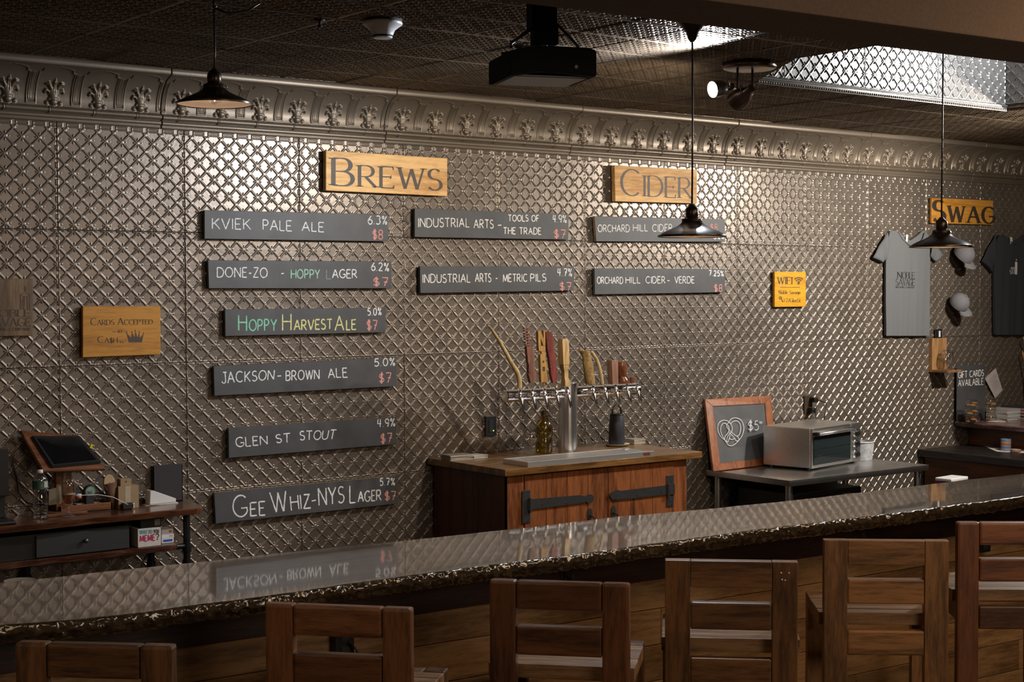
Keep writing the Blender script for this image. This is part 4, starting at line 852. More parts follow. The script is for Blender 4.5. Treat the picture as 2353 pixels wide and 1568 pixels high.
def block(name, label, cat, x0px, x1px, ypx, ztop_px, yf, depth, zbase, mat, bev=.002, group=None, rz=0.0, pname='body'):
    a = on_y(x0px, ypx, yf); b = on_y(x1px, ypx, yf); zt = on_y((x0px+x1px)/2, ztop_px, yf).z
    t_ = thing(name, label, cat, ((a.x+b.x)/2, yf+depth/2, zbase), rz, group); w_ = (b.x-a.x)/2
    obj(pname, box((-w_, -depth/2, .0004), (w_, depth/2, zt-zbase), bev, 2), mat, t_, local=True); t_['w'] = w_; return t_, w_, zt-zbase
# tablet stand
M['standwood'] = wood('stand_wood', (.12, .04, .015), (.24, .095, .035), 'x', .42, 1.0, .3, vary=.05)
bx = on_z(166, 1155, ZD)
t = thing('tablet_stand', 'reddish wooden tablet stand with sloping board', 'stand', (bx.x, -.10, ZD))
A_, B_, C_, D_ = on_y(46, 988, -.035), on_y(180, 1001, -.035), on_y(243, 1078, -.175), on_y(100, 1083, -.175)
nrm_ = (B_-A_).cross(D_-A_).normalized(); nrm_ = nrm_ if nrm_.dot(CAM-A_) > 0 else -nrm_
def slabq(q, n_, th, bev=.003, seg=2):
    bm = bmesh.new(); f = [bm.verts.new(p) for p in q]; g = [bm.verts.new(p-n_*th) for p in q]; bm.faces.new(f); bm.faces.new(g[::-1])
    for k in range(4): bm.faces.new((f[k], g[k], g[(k+1) % 4], f[(k+1) % 4]))
    bmesh.ops.bevel(bm, geom=bm.edges[:], offset=bev, segments=seg, affect='EDGES'); return bm
def bil(q, u, v): return q[0]*(1-u)*(1-v)+q[1]*u*(1-v)+q[2]*u*v+q[3]*(1-u)*v
q4 = (A_, B_, C_, D_)
obj('sloping_board', slabq(q4, nrm_, .016), M['standwood'], t)
m_ = (A_+B_+C_+D_)/4
obj('post', obox((m_.x+.01, -.085, (ZD+m_.z)/2-.012), (.075, .03, m_.z-ZD-.055), (0, 0, 0), .003, 2), M['standwood'], t)
obj('foot', box((m_.x-.09, -.16, ZD+.0005), (m_.x+.09, -.03, ZD+.014), .003, 2), M['standwood'], t)
t = thing('tablet', 'black tablet computer in a thick case on the wooden stand', 'tablet', tuple(m_))
qq = [bil(q4, u, v)+nrm_*.014 for u, v in ((.10, .17), (.99, .05), (.99, .86), (.13, .95))]
obj('case', slabq(qq, nrm_, .0135, .005, 3), M['black'], t)
q5 = [bil(qq, u, v)+nrm_*.0012 for u, v in ((.07, .10), (.90, .08), (.92, .90), (.08, .93))]; obj('screen', slabq(q5, nrm_, .001, .0002, 1), plain('screen_glass', (.006, .006, .007), .06, noise=0), t)
p = bil(qq, 1.0, .42); obj('yellow_clip', obox(tuple(p+Vector((.006, 0, 0))), (.012, .012, .02), (0, .4, 0), .002, 1), plain('yellow_plastic', (.75, .62, .02), .4), t)
# water bottle
b0 = on_z(93, 1193, ZD); t = thing('water_bottle', 'clear plastic water bottle with white cap and green label', 'bottle', (b0.x, b0.y, ZD))
H_ = on_y(93, 1080, b0.y).z-ZD; r = .0315; pr = [(0, .003), (.012, .001), (r*.9, .0012), (r, .008)]
z = .012
while z < .45*H_: pr += [(r*.965, z), (r, z+.004), (r, z+.008)]; z += .0125
pr += [(r*.88, .50*H_), (r*.92, .56*H_), (r, .60*H_), (r, .80*H_), (r*.93, .84*H_), (r*.7, .90*H_), (.0125, .95*H_), (.0122, .985*H_)]
obj('bottle_body', lathe(pr, (b0.x, b0.y, ZD), 28), M['pet'], t, True)
obj('label', lathe([(r+.0006, .62*H_), (r+.0008, .79*H_)], (b0.x, b0.y, ZD), 28), plain('bottle_label', (.05, .11, .075), .5, noise=.5, nscale=60), t, True)
pl = on_y(104, 1118, b0.y-r-.0015); obj('white_print', box((b0.x+.006, b0.y-r-.0018, ZD+.65*H_), (b0.x+.022, b0.y-r+.004, ZD+.77*H_), 0), M['paper'], t)
obj('cap', lathe([(0, H_+.001), (.0135, H_), (.0138, .935*H_), (.0125, .93*H_)], (b0.x, b0.y, ZD), 24), M['white'], t, True)
# beer glass
g0 = on_z(158, 1188, ZD); t = thing('beer_glass', 'stemmed tasting glass with amber beer beside the water bottle', 'glass', (g0.x, g0.y, ZD)); H_ = on_y(158, 1087, g0.y).z-ZD
pr = [(0, .001), (.028, .001), (.029, .003), (.008, .010), (.004, .018), (.004, .046), (.012, .055), (.026, .075), (.0312, .10), (.030, .135), (.0235, H_), (.0228, H_), (.0292, .135), (.0302, .10), (.025, .077), (.010, .057), (0, .054)]
obj('bowl', lathe(pr, (g0.x, g0.y, ZD), 32), M['bulbglass'], t, True)
m, nt, b = new_mat('amber_beer'); b.inputs['Base Color'].default_value = (.62, .17, .015, 1); b.inputs['Transmission Weight'].default_value = .75; b.inputs['Roughness'].default_value = .08; b.inputs['IOR'].default_value = 1.33
obj('beer', lathe([(0, .0545), (.0098, .0572), (.0245, .0775), (.0295, .098), (0, .098)], (g0.x, g0.y, ZD), 28), m, t, True)
obj('foam_line', lathe([(.0290, .0985), (.0296, .100), (0, .0995)], (g0.x, g0.y, ZD), 28), plain('foam', (.75, .6, .42), .9), t, True)
# wooden tray with papers
a, b_ = on_z(111, 1176, ZD), on_z(233, 1165, ZD); t = thing('wooden_tray', 'shallow red-brown wooden tray under the tablet stand', 'tray', ((a.x+b_.x)/2, -.17, ZD))
y0 = (a.y+b_.y)/2
for s in ((a.x, y0, b_.x, y0+.012), (a.x, -.115, b_.x, -.105), (a.x, y0+.012, a.x+.01, -.115), (b_.x-.01, y0+.012, b_.x, -.115)): obj('tray_side', box((s[0], s[1], ZD+.0005), (s[2], s[3], ZD+.036), .002, 1), M['standwood'], t)
obj('tray_base', box((a.x+.01, y0+.012, ZD+.001), (b_.x-.01, -.115, ZD+.006)), M['standwood'], t)
yi = y0
t = thing('paper_stack', 'white papers lying in the red-brown tray', 'paper', ((a.x+b_.x)/2, -.16, ZD+.02))
for k in range(3): obj('sheet', obox((b_.x-.075-.01*k, (yi-.115)/2+.004, ZD+.026+.0035*k), (.11, .045, .002), (0, 0, .05*k), 0), M['paper'], t)
t = thing('envelope', 'beige envelope leaning behind the beer glass', 'envelope', (a.x+.05, -.15, ZD))
q_ = [on_y(*p, -.135) for p in ((112, 1126), (140, 1118), (141, 1158), (112, 1162))]; obj('envelope', slabq(q_, Vector((0, -1, 0)), .004, .0005, 1), plain('beige_paper', (.30, .24, .16), .8), t)
q_ = on_y(180, 1140, -.15); t = thing('dice_cup', 'small white and red round tin in the tray', 'tin', tuple(q_)); obj('tin_body', lathe([(0, -.012), (.014, -.012), (.014, .0), (.0, .0)], tuple(q_), 20), plain('red_tin', (.5, .1, .06), .4), t, True); obj('tin_lid', lathe([(.0145, 0), (.013, .008), (0, .010)], tuple(q_), 20), M['white'], t, True)
# round tap badge spool
q_ = on_y(205, 1129, -.075); t = thing('round_badge', 'round dark disc with pale green label leaning on the wall', 'badge', (q_.x, q_.y, ZD)); X90 = Matrix.Rotation(PI/2+.12, 3, 'X')
rz = .027; obj('disc', lathe([(0, -.008), (rz*.98, -.008), (rz, -.004), (rz, .004), (rz*.95, .008), (0, .008)], (q_.x, q_.y, q_.z), 32, X90), M['blackmatte'], t, True, angle=.5); obj('disc_foot', box((q_.x-.02, q_.y-.01, ZD+.0005), (q_.x+.02, q_.y+.03, q_.z-rz+.006), .003, 1), M['blackmatte'], t)
obj('label', lathe([(0, .0088), (rz*.72, .0088)], (q_.x+.002, q_.y, q_.z), 32, X90), plain('pale_label', (.34, .44, .46), .5, noise=.2), t)
obj('green_band', lathe([(rz*.73, .009), (rz*.86, .009)], (q_.x+.002, q_.y, q_.z), 32, X90), plain('green_label', (.16, .38, .2), .5), t)
lettering('label_letters', 'CBS', Q(196, 1130, 212, 1138), q_.y-.011, M['ink'], t, width=.002, plane=lambda a, b: on_y(a, b, q_.y-.0105), off=.0002)
# log slice on stem
q_ = on_y(252, 1110, -.10); t = thing('log_ornament', 'sawn branch ornament showing a pale oval cut end', 'ornament', (q_.x, q_.y, ZD)); cutm = plain('cut_wood', (.42, .28, .15), .7, noise=.15, nscale=60); barkm = plain('branch_bark', (.12, .06, .03), .8, bump=.6, noise=.3)
obj('branch', tube([(q_.x+.012, q_.y+.02, ZD+.001), (q_.x+.012, q_.y+.016, ZD+.05), (q_.x+.003, q_.y+.004, q_.z)], [.019, .020, .030], 16), barkm, t, True)
MX = Matrix.Rotation(PI/2-.25, 3, 'X') @ Matrix.Diagonal((.82, 1.15, 1)); obj('cut_face', lathe([(.0325, -.010), (.0335, .0), (.0325, .002), (0, .003)], tuple(q_), 28, MX), cutm, t, True, angle=.5)
obj('pith', lathe([(0, .0045), (.002, .0042)], tuple(q_), 12, MX), barkm, t)
# little cartons
card = plain('kraft_card', (.33, .23, .13), .8, noise=.08); tp = plain('pale_tape', (.45, .38, .27), .5)
t, w_, h_ = block('small_carton', 'kraft carton with pale tape below a tiny box', 'box', 272, 319, 1140, 1117, -.12, .06, ZD, card, .001); 
obj('tape', box((-w_*.35, -.0308, .002), (w_*.2, -.0299, h_+.0002)), tp, t, local=True)
zc_ = ZD+h_
t, w2, h2 = block('tiny_carton', 'tiny kraft box with brown stamp on top of the taped carton', 'box', 277, 302, 1119, 1101, -.115, .04, zc_, card, .001)
obj('stamp', lathe([(0, .0001), (.005, .0001), (.005, .0004)], (0, -.0201, h2*.6), 14, Matrix.Rotation(PI/2, 3, 'X')), plain('brown_stamp', (.2, .08, .03), .8), t, local=True)
# black box
a = on_z(337, 1153, ZD); b_ = on_y(403, 1140, a.y)
t = thing('black_carton', 'tall open-topped black box near the end of the desk', 'box', ((a.x+b_.x)/2, -.12, ZD)); zt_ = on_y(336, 1069, a.y).z
x0_, x1_, y0_, y1_ = a.x, b_.x, a.y, -.03; bk_ = plain('black_card', (.028, .025, .03), .75)
for nm, lo, hi in (('box_front', (x0_, y0_, ZD+.0005), (x1_, y0_+.003, zt_)), ('box_back', (x0_, y1_-.003, ZD+.0005), (x1_, y1_, zt_+.004)), ('box_side', (x0_, y0_+.003, ZD+.0005), (x0_+.003, y1_-.003, zt_)), ('box_side', (x1_-.003, y0_+.003, ZD+.0005), (x1_, y1_-.003, zt_)), ('box_floor', (x0_+.003, y0_+.003, ZD+.0005), (x1_-.003, y1_-.003, ZD+.004))): obj(nm, box(lo, hi), bk_, t)
# card reader on slips
a = on_z(341, 1164, ZD); t = thing('receipt_slips', 'white paper slips under the card reader', 'paper', (a.x+.06, a.y+.03, ZD))
for k in range(3): obj('slip', obox((a.x+.072+.004*k, a.y+.035, ZD+.001+.0018*k), (.155-.01*k, .06, .0014), (0, 0, -.06+.05*k), 0), M['paper'], t)
zr = ZD+.0060; t = thing('card_reader', 'white wedge-shaped card reader on paper slips', 'card reader', (a.x+.06, a.y+.035, zr)); x0_, x1_ = a.x+.012, a.x+.140; zt_ = on_y(350, 1127, a.y+.02).z-zr
bm = bmesh.new(); add_prism(bm, [(x0_, zr), (x1_, zr), (x1_+.003, zr+.016), (x0_+.016, zr+zt_), (x0_+.003, zr+zt_-.004)], .05, Matrix.Translation((0, a.y+.012, 0))); bmesh.ops.bevel(bm, geom=bm.edges[:], offset=.002, segments=2, affect='EDGES'); obj('shell', bm, M['white'], t)
dirv = Vector((x1_+.003-x0_-.016, 0, .016-zt_)).normalized(); n_ = Vector((-dirv.z, 0, dirv.x)); s0 = Vector((x0_+.018, a.y+.018, zr+zt_))+dirv*.002
obj('screen', slabq([s0+n_*.0008, s0+dirv*.066+n_*.0008, s0+dirv*.066+Vector((0, .038, 0))+n_*.0008, s0+Vector((0, .038, 0))+n_*.0008], n_, .001, .0001, 1), plain('reader_screen', (.03, .03, .035), .15), t)
for i in range(3):
    for j in range(3): obj('key', obox(tuple(s0+dirv*(.078+.012*i)+Vector((0, .006+.012*j, 0))+n_*.0012), (.007, .008, .002), (0, math.atan2(-dirv.z, dirv.x), 0), .0005, 1), M['blackmatte'], t)
# white bar, lamp stub, cable
a = on_z(233, 1168, ZD); t = thing('label_roll_box', 'flat white box on the desk beside the tray', 'box', (a.x+.04, a.y+.02, ZD)); obj('box_body', box((a.x, a.y, ZD+.0005), (a.x+.088, a.y+.03, ZD+.011), .002, 1), M['paper'], t)
obj('scribble', box((a.x+.03, a.y-.0004, ZD+.003), (a.x+.06, a.y+.001, ZD+.008)), plain('grey_print', (.3, .3, .3), .7), t)
q_ = on_y(297, 1155, -.14); t = thing('cable_puck', 'small black charger puck with silver face on the desk', 'charger', (q_.x, q_.y, ZD)); obj('puck', obox((q_.x-.012, q_.y, ZD+.0155), (.05, .03, .03), (0, 0, 0), .008, 3), M['black'], t); obj('silver_face', obox((q_.x+.015, q_.y-.006, ZD+.016), (.008, .022, .022), (0, 0, 0), .002, 2), M['steel'], t)
p0, p1, p2, p3 = on_y(185, 1139, -.2), on_y(225, 1137, -.21), on_y(260, 1143, -.2), on_y(294, 1160, -.17)
t = tag(obj('white_cable', tube([p0+Vector((-.03, .0, .0)), p0, p1, p2, p3], .0016, 6), M['white'], None, True), 'thin white cable running from the tray to the black puck', 'cable')
p0 = on_z(120, 1183, ZD); t = tag(obj('loose_wire', tube([Vector((p0.x, p0.y, ZD+.002)), Vector((p0.x+.03, p0.y+.01, ZD+.002)), Vector((p0.x+.085, p0.y+.004, ZD+.003))], .0014, 6), M['steel'], None, True), 'thin wire lying in front of the red-brown tray', 'wire')
# dark things at far left
q_ = on_y(6, 1060, -.16); t = thing('monitor', 'black monitor edge at the far left of the desk', 'monitor', (q_.x-.09, -.15, ZD)); xr = on_y(22, 1060, -.16).x; zt_ = on_y(10, 1030, -.16).z
obj('display', box((xr-.36, -.165, ZD+.11), (xr-.004, -.14, zt_), .004, 2), M['black'], t); obj('stand_neck', box((xr-.05, -.14, ZD+.014), (xr-.015, -.12, ZD+.16), .003, 1), M['black'], t); obj('stand_base', box((xr-.14, -.26, ZD+.0005), (xr-.005, -.10, ZD+.014), .006, 2), M['black'], t)
q_ = on_z(40, 1184, ZD); t = thing('desk_phone', 'dark keypad device beside the monitor base', 'phone', (q_.x, q_.y, ZD)); obj('housing', obox((q_.x, q_.y+.03, ZD+.014), (.07, .05, .026), (0, 0, .2), .008, 3), M['blackmatte'], t)
for i in range(3):
    for j in range(2): obj('key', obox((q_.x-.016+.014*i, q_.y+.02+.014*j, ZD+.028), (.010, .010, .004), (0, 0, .2), .001, 1), plain('grey_key', (.2, .2, .2), .5) if i+j == 0 else bpy.data.materials['grey_key'], t)
a, b_, c_ = on_y(38, 1095, -.012), on_y(42, 1130, -.012), on_y(75, 1160, -.02)
tag(obj('wall_cable', tube([on_y(28, 1060, -.02), a, b_, on_y(55, 1150, -.014), c_, on_y(110, 1156, -.03)], .0028, 6), M['black'], None, True), 'black cable hanging on the tin wall behind the water bottle', 'cable')
# lower shelf: cash drawer, games
ZS2 = .8455
a, b_ = on_y(83, 1270, -.235), on_y(297, 1256, -.235); zt_ = on_y(180, 1222, -.235).z
t = thing('cash_drawer', 'black cash drawer box with round knob on the lower shelf', 'drawer', ((a.x+b_.x)/2, -.13, ZS2)); xl = a.x-.28
M['drawerface'] = plain('drawer_face', (.022, .024, .026), .55, bump=.06, nscale=150)
obj('cabinet_case', box((xl, -.225, ZS2), (b_.x+.004, -.02, zt_+.006), .002, 1), M['black'], t); obj('drawer_front', box((a.x, -.237, ZS2+.004), (b_.x, -.226, zt_), .003, 2), M['drawerface'], t)
k_ = on_y(197, 1243, -.25); obj('knob', lathe([(.004, 0), (.004, .010), (.010, .014), (.011, .020), (.007, .025), (0, .026)], (k_.x, -.237, k_.z), 20, Matrix.Rotation(PI/2, 3, 'X')), plain('pewter', (.12, .12, .125), .4, .9), t, True)
t, w_, h_ = block('party_game', 'white party game box with coloured title on the lower shelf', 'game box', 317, 370, 1250, 1214, -.235, .13, ZS2, plain('game_white', (.62, .58, .56), .6, noise=.04), .0015)
cx_ = t.location.x; PL = lambda a, b: on_y(a, b, -.2352)
lettering('title_lettering', 'WHAT DO', [(321, 1219), (350, 1218), (350, 1226), (321, 1228)], -.2352, plain('teal_ink', (.08, .33, .36), .6), t, width=.0028, plane=PL, gap=.28)
lettering('title_lettering', 'YOU', [(353, 1218), (365, 1217), (365, 1225), (353, 1226)], -.2352, M['ink'], t, width=.0028, plane=PL, gap=.28)
lettering('title_lettering', 'MEME', [(322, 1232), (356, 1228), (356, 1242), (322, 1245)], -.2352, plain('magenta_ink', (.42, .02, .12), .6), t, width=.0048, plane=PL, gap=.28)
lettering('title_lettering', '?', [(358, 1228), (365, 1227), (365, 1240), (358, 1241)], -.2352, M['ink'], t, width=.0045, plane=PL)
t, w_, h2 = block('game_carton', 'black game box with barcode on top of the white party game', 'game box', 323, 371, 1212, 1192, -.225, .11, ZS2+h_+.0006, M['black'], .0015)
obj('barcode', box((w_*.35, -.0556, .006), (w_*.88, -.0548, h2-.005)), plain('barcode_grey', (.2, .19, .18), .6, noise=.8, nscale=200), t, local=True)
t, w_, h2 = block('black_crate', 'dark box behind the games under the desk top', 'box', 290, 340, 1215, 1192, -.10, .08, ZS2, M['black'], .002)
zc_ = ZS2
for i, (x0p, x1p, h, lab_, colb) in enumerate(((372, 399, .022, 'lowest small box with blue band beside the party game', (.03, .08, .42)), (372, 400, .018, 'middle small white box beside the party game', (.45, .43, .4)), (372, 398, .022, 'top small box with red stripe beside the party game', (.55, .16, .1)))):
    a, b_ = on_y(x0p, 1240, -.2), on_y(x1p, 1240, -.2); t = thing('card_game', lab_, 'game box', ((a.x+b_.x)/2, -.16, zc_), 0, 'small card games stacked on the lower shelf'); w_ = (b_.x-a.x)/2
    obj('box_body', box((-w_, -.04, .0003), (w_, .04, h), .001, 1), M['white'], t, local=True); obj('colour_band', box((-w_*(.8 if i == 0 else -.25), -.0405, h*.3), (w_*.8, -.0398, h*.8)), plain('band', colb, .6), t, local=True); zc_ += h+.0004
# bucket lid under desk
q_ = on_z(45, 1334, .62); q_ = on_y(45, 1334, -.35); t = thing('bucket', 'cream lidded bucket behind the bar at lower left', 'bucket', (q_.x, q_.y, 0)); lm = plain('cream_lid', (.30, .25, .18), .6)
obj('pail', lathe([(0, .0), (.05, .0), (.062, q_.z-.03)], (q_.x, q_.y, 0), 28), lm, t, True, angle=.5); obj('lid', lathe([(.066, q_.z-.035), (.067, q_.z-.006), (.064, q_.z), (.058, q_.z-.002), (0, q_.z-.003)], (q_.x, q_.y, 0), 32), lm, t, True, angle=.5)
# ------------------------------------------------------------------ tap cabinet
ZC = 1.11; CX0, CX1, CYF = 1.963, 3.30, -.688
M['cabtop'] = wood('cabinet_top_wood', (.12, .052, .014), (.27, .135, .042), 'x', .32, .9, .4, coat=.35, vary=.05)
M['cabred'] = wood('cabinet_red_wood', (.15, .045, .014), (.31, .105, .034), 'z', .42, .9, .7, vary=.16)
t = thing('tap_cabinet', 'red-brown plank cabinet with black strap hinges under the beer taps', 'cabinet', (2.63, -.34, 0)); cab = t
for k in range(3): y0 = CYF+k*.229; obj('top_board', box((CX0, y0+.0006, ZC-.034), (CX1, y0+.2284 if k < 2 else -.012, ZC), .003, 2), M['cabtop'], t)
bx0, bx1, byf = 2.0, 3.215, -.655
obj('carcass', box((bx0+.012, byf+.024, .04), (bx1-.012, -.02, ZC-.0345)), M['apron'], t)
n = 5
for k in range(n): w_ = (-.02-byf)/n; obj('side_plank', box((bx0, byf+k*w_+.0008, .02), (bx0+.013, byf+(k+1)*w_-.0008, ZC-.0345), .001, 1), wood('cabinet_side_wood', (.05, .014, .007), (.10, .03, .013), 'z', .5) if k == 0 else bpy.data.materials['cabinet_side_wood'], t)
for a, b_ in ((bx0, bx0+.105), (bx1-.095, bx1)): obj('stile', box((a, byf, .02), (b_, byf+.022, ZC-.0345), .002, 1), M['cabred'], t)
dm = (bx0+bx1)/2+.045
doors = []
for nm, (a, b_) in (('door', (bx0+.107, dm-.001)), ('door', (dm+.001, bx1-.097))):
    k = 4 if a < dm-.3 else 3; w_ = (b_-a)/k; d0 = obj(nm, box((a, byf+.012, .06), (b_, byf+.022, ZC-.05)), M['cabred'], t); doors.append(d0)
    for i in range(k): obj('door_plank', box((a+i*w_+.001, byf-.004, .06), (a+(i+1)*w_-.001, byf+.012, ZC-.042), .0022, 1), M['cabred'], d0)
yh = byf-.005
def onc(px, py): p = on_y(px, py, yh); return p.x, p.z
def strap(plate, bar_, par, flip):
    x0, z1 = onc(*plate[0]); x1, z0 = onc(*plate[1]); e = bmesh.new(); add_box(e, (x0, yh-.004, z0), (x1, yh+.0005, z1), .0015, 1)
    for u in (.28, .72):
        for v in (.06, .18, .82, .94): add_lathe(e, [(.0035, 0), (.003, .0015), (0, .002)], (x0+(x1-x0)*u, yh-.004, z0+(z1-z0)*v), 8, Matrix.Rotation(PI/2, 3, 'X'))
    pts = [onc(*p) for p in bar_]; add_prism(e, pts, .004, Matrix.Translation((0, yh-.009, 0)))
    xm = x1-.006 if not flip else x0+.006; zz = sum(p[1] for p in pts[:2])/2; add_tube(e, [(xm, yh-.010, pts[0][1]+.006), (xm, yh-.010, pts[-1][1]-.012)], .0085, 12)
    cxs = [(pts[0][0]*(1-f)+pts[len(pts)//2][0]*f, (pts[0][1]+pts[-1][1])/2*(1-f)+pts[len(pts)//2][1]*f) for f in (.22, .6, .93)]
    for cx_, cz_ in cxs: add_lathe(e, [(.005, 0), (.0045, .002), (0, .0025)], (cx_, yh-.009, cz_), 8, Matrix.Rotation(PI/2, 3, 'X'))
    obj('strap_hinge', e, M['iron'], par)
strap(((1199, 1128), (1218, 1202)), [(1211, 1148), (1330, 1138), (1344, 1141), (1350, 1136), (1358, 1137), (1364, 1144), (1358, 1154), (1350, 1158), (1345, 1153), (1330, 1157), (1222, 1170), (1211, 1173)], doors[0], False)
strap(((1531, 1093), (1547, 1164)), [(1548, 1113), (1424, 1128), (1416, 1126), (1404, 1131), (1398, 1139), (1404, 1148), (1416, 1150), (1424, 1147), (1440, 1147), (1530, 1136), (1548, 1137)], doors[1], True)
for (a, b_), par in (((1355, 1182), doors[0]), ((1409, 1176), doors[1])):
    p = on_y(a, b_, yh); e = bmesh.new(); add_prism(e, [(p.x+.016*math.cos(q)*(1 if abs(math.sin(q)) < .95 else .3), p.z+.030*math.sin(q)) for q in np.linspace(0, 2*PI, 17)[:-1]], .004, Matrix.Translation((0, yh-.004, 0)))
    add_tube(e, [(p.x+.0, yh-.003, p.z-.004), (p.x+.004, yh-.03, p.z-.014), (p.x+.010, yh-.032, p.z-.05), (p.x+.006, yh-.004, p.z-.06)], .006, 8); obj('door_handle', e, M['iron'], par, True, angle=.7)
# drip tray ------------------------------------------------------------------
TX0, TX1, TY0, TY1 = 2.113, 2.945, -.668, -.47; ztop = 1.135
a = on_z(1215, 1063, ztop); TX0, TY0 = a.x, max(a.y, CYF+.012); a = on_z(1498, 1036, ztop); TX1 = a.x
t = thing('drip_tray', 'long stainless drip tray with slotted grate under the taps', 'tray', ((TX0+TX1)/2, (TY0+TY1)/2, ZC))
e = bmesh.new()
for lo, hi in (((TX0, TY0, ZC+.0005), (TX1, TY0+.003, ztop)), ((TX0, TY1-.003, ZC+.0005), (TX1, TY1, ztop)), ((TX0, TY0+.003, ZC+.0005), (TX0+.003, TY1-.003, ztop)), ((TX1-.003, TY0+.003, ZC+.0005), (TX1, TY1-.003, ztop)), ((TX0+.003, TY0+.003, ZC+.0005), (TX1-.003, TY1-.003, ZC+.004))): add_box(e, lo, hi, .0008, 1)
obj('pan', e, M['tray'], t); e = bmesh.new(); x = TX0+.012
while x < TX1-.05: add_box(e, (x, TY0+.008, ztop-.004), (x+.0055, TY1-.008, ztop-.0015), 0, 1, Matrix.Translation((x, 0, 0)) @ Matrix(((1, .25, 0, 0), (0, 1, 0, 0), (0, 0, 1, 0), (0, 0, 0, 1))) @ Matrix.Translation((-x-TY0*.0, 0, 0)) @ Matrix.Translation((-.25*TY0, 0, 0))); x += .011
e2 = bmesh.new(); add_box(e, (TX0+.003, TY0+.003, ztop-.004), (TX1-.003, TY0+.009, ztop-.001)); add_box(e, (TX0+.003, TY1-.009, ztop-.004), (TX1-.003, TY1-.003, ztop-.001)); e2.free()
obj('grate', e, M['tray'], t, kind='stuff')
x = TX1-.03; obj('outlet_badge', box((x-.045, TY0-.002, ZC+.005), (x, TY0+.001, ztop-.004), .001, 1), plain('copper_badge', (.35, .12, .07), .35, .6), t)
# tap tower ------------------------------------------------------------------
YT = -.375; tc_ = on_y(1305, 1040, YT); TXc = tc_.x
t = thing('tap_tower', 'chrome T-shaped beer tap tower with ten carved tap handles', 'tap tower', (TXc, YT, ZC)); tower = t
ztt = on_y(1305, 879, YT).z; rc = .050
obj('column', lathe([(rc*1.35, .001), (rc*1.35, .006), (rc, .010), (rc, ztt-ZC-.004), (rc*.95, ztt-ZC), (0, ztt-ZC)], (TXc, YT, ZC), 40), M['column'], t, True, angle=.5)
zb = on_y(1250, 906, YT).z; xl, xr = on_y(1160, 905, YT).x, on_y(1466, 897, YT).x
obj('crossbar', lathe([(0, 0), (.028, 0), (.031, .004), (.031, xr-xl-.004), (.028, xr-xl), (0, xr-xl)], (xl, YT, zb), 32, Matrix.Rotation(PI/2, 3, 'Y')), M['chrome'], t, True, angle=.5)
fx = [1193, 1221, 1249, 1276, 1302, 1361, 1388, 1413, 1439, 1462]
M['pale'] = wood('pale_branch', (.42, .28, .12), (.62, .46, .24), 'z', .5, 1.5, .2, vary=.02); M['rosew'] = wood('rose_wood', (.16, .06, .04), (.27, .12, .085), 'z', .5, 1.5, .2, vary=.02)
M['ochre'] = wood('ochre_wood', (.36, .19, .045), (.5, .29, .08), 'z', .45, 1.5, .2, vary=.02); M['redh'] = wood('crimson_wood', (.17, .03, .02), (.28, .06, .045), 'z', .4, 1.5, .2, vary=.02)
M['maple'] = wood('maple', (.46, .28, .11), (.66, .45, .20), 'z', .45, 1.2, .1, vary=.02); M['walnutg'] = wood('gloss_walnut', (.11, .035, .013), (.22, .075, .03), 'z', .2, 1.5, .2, vary=.02, coat=.6)
M['pinkw'] = wood('pink_cedar', (.30, .15, .10), (.42, .24, .17), 'z', .5, 1.5, .2, vary=.02); M['barkb'] = plain('tan_bark', (.34, .22, .085), .8, noise=.45, nscale=70, bump=1.0)
YF = YT-.062
def fau(px):
    xb = on_y(px, 905, YF).x; z = zb; e = bmesh.new()
    add_lathe(e, [(.012, 0), (.014, .006), (.010, .012), (.010, .022), (.014, .028), (.014, .034), (.010, .04)], (xb, YT-.028, z), 16, Matrix.Rotation(PI/2, 3, 'X'))
    add_lathe(e, [(0, -.016), (.012, -.014), (.0135, 0), (.010, .012), (.007, .018), (.010, .024), (.0055, .032), (0, .034)], (xb, YF-.008, z+.002), 16)
    add_tube(e, [(xb, YF-.010, z-.004), (xb+.004, YF-.018, z-.022), (xb+.012, YF-.024, z-.072)], [.011, .0105, .0068], 12)
    f = obj('faucet', e, M['chrome'], tower, True, angle=.8); return f, xb, z+.036
def H_of(px_base, top): return on_y(px_base, top, YF-.008)
def handle(i, bm, m, lab_):
    o = obj('tap_handle', bm, m, FA[i][0], True, angle=.7, label=lab_); return o
FA = [fau(p) for p in fx]; yh_ = YF-.008
def hp(px, py): return on_y(px, py, yh_)
# 0 curved branch
handle(0, tube([hp(1194, 892), hp(1194, 876), hp(1189, 856), hp(1176, 836), hp(1160, 806), hp(1146, 782), hp(1133, 762), hp(1125, 750)], [.0125, .0125, .0125, .011, .010, .0088, .007, .003], 12), M['pale'], 'long curved pale branch handle, leftmost tap')
def turned(i, rows, sq, m, lab_, d=None):
    """rows: (picture y, half width px) around px centre line"""
    e = bmesh.new(); n = 4 if sq else 20; rings = []
    for (cx_, y, hw) in rows:
        c = hp(cx_, y); r = abs(hp(cx_+hw, y).x-c.x)
        if sq: dd = d or r; rings.append([e.verts.new((c.x+sx*r, yh_+sy_*dd, c.z)) for sx, sy_ in ((-1, -1), (1, -1), (1, 1), (-1, 1))])
        else: rings.append([e.verts.new((c.x+r*math.cos(2*PI*k/n), yh_+r*math.sin(2*PI*k/n), c.z)) for k in range(n)])
    for A, B in zip(rings, rings[1:]):
        for k in range(n): e.faces.new((A[k], A[(k+1) % n], B[(k+1) % n], B[k]))
    e.faces.new(rings[0]); e.faces.new(rings[-1][::-1]); return handle(i, e, m, lab_)
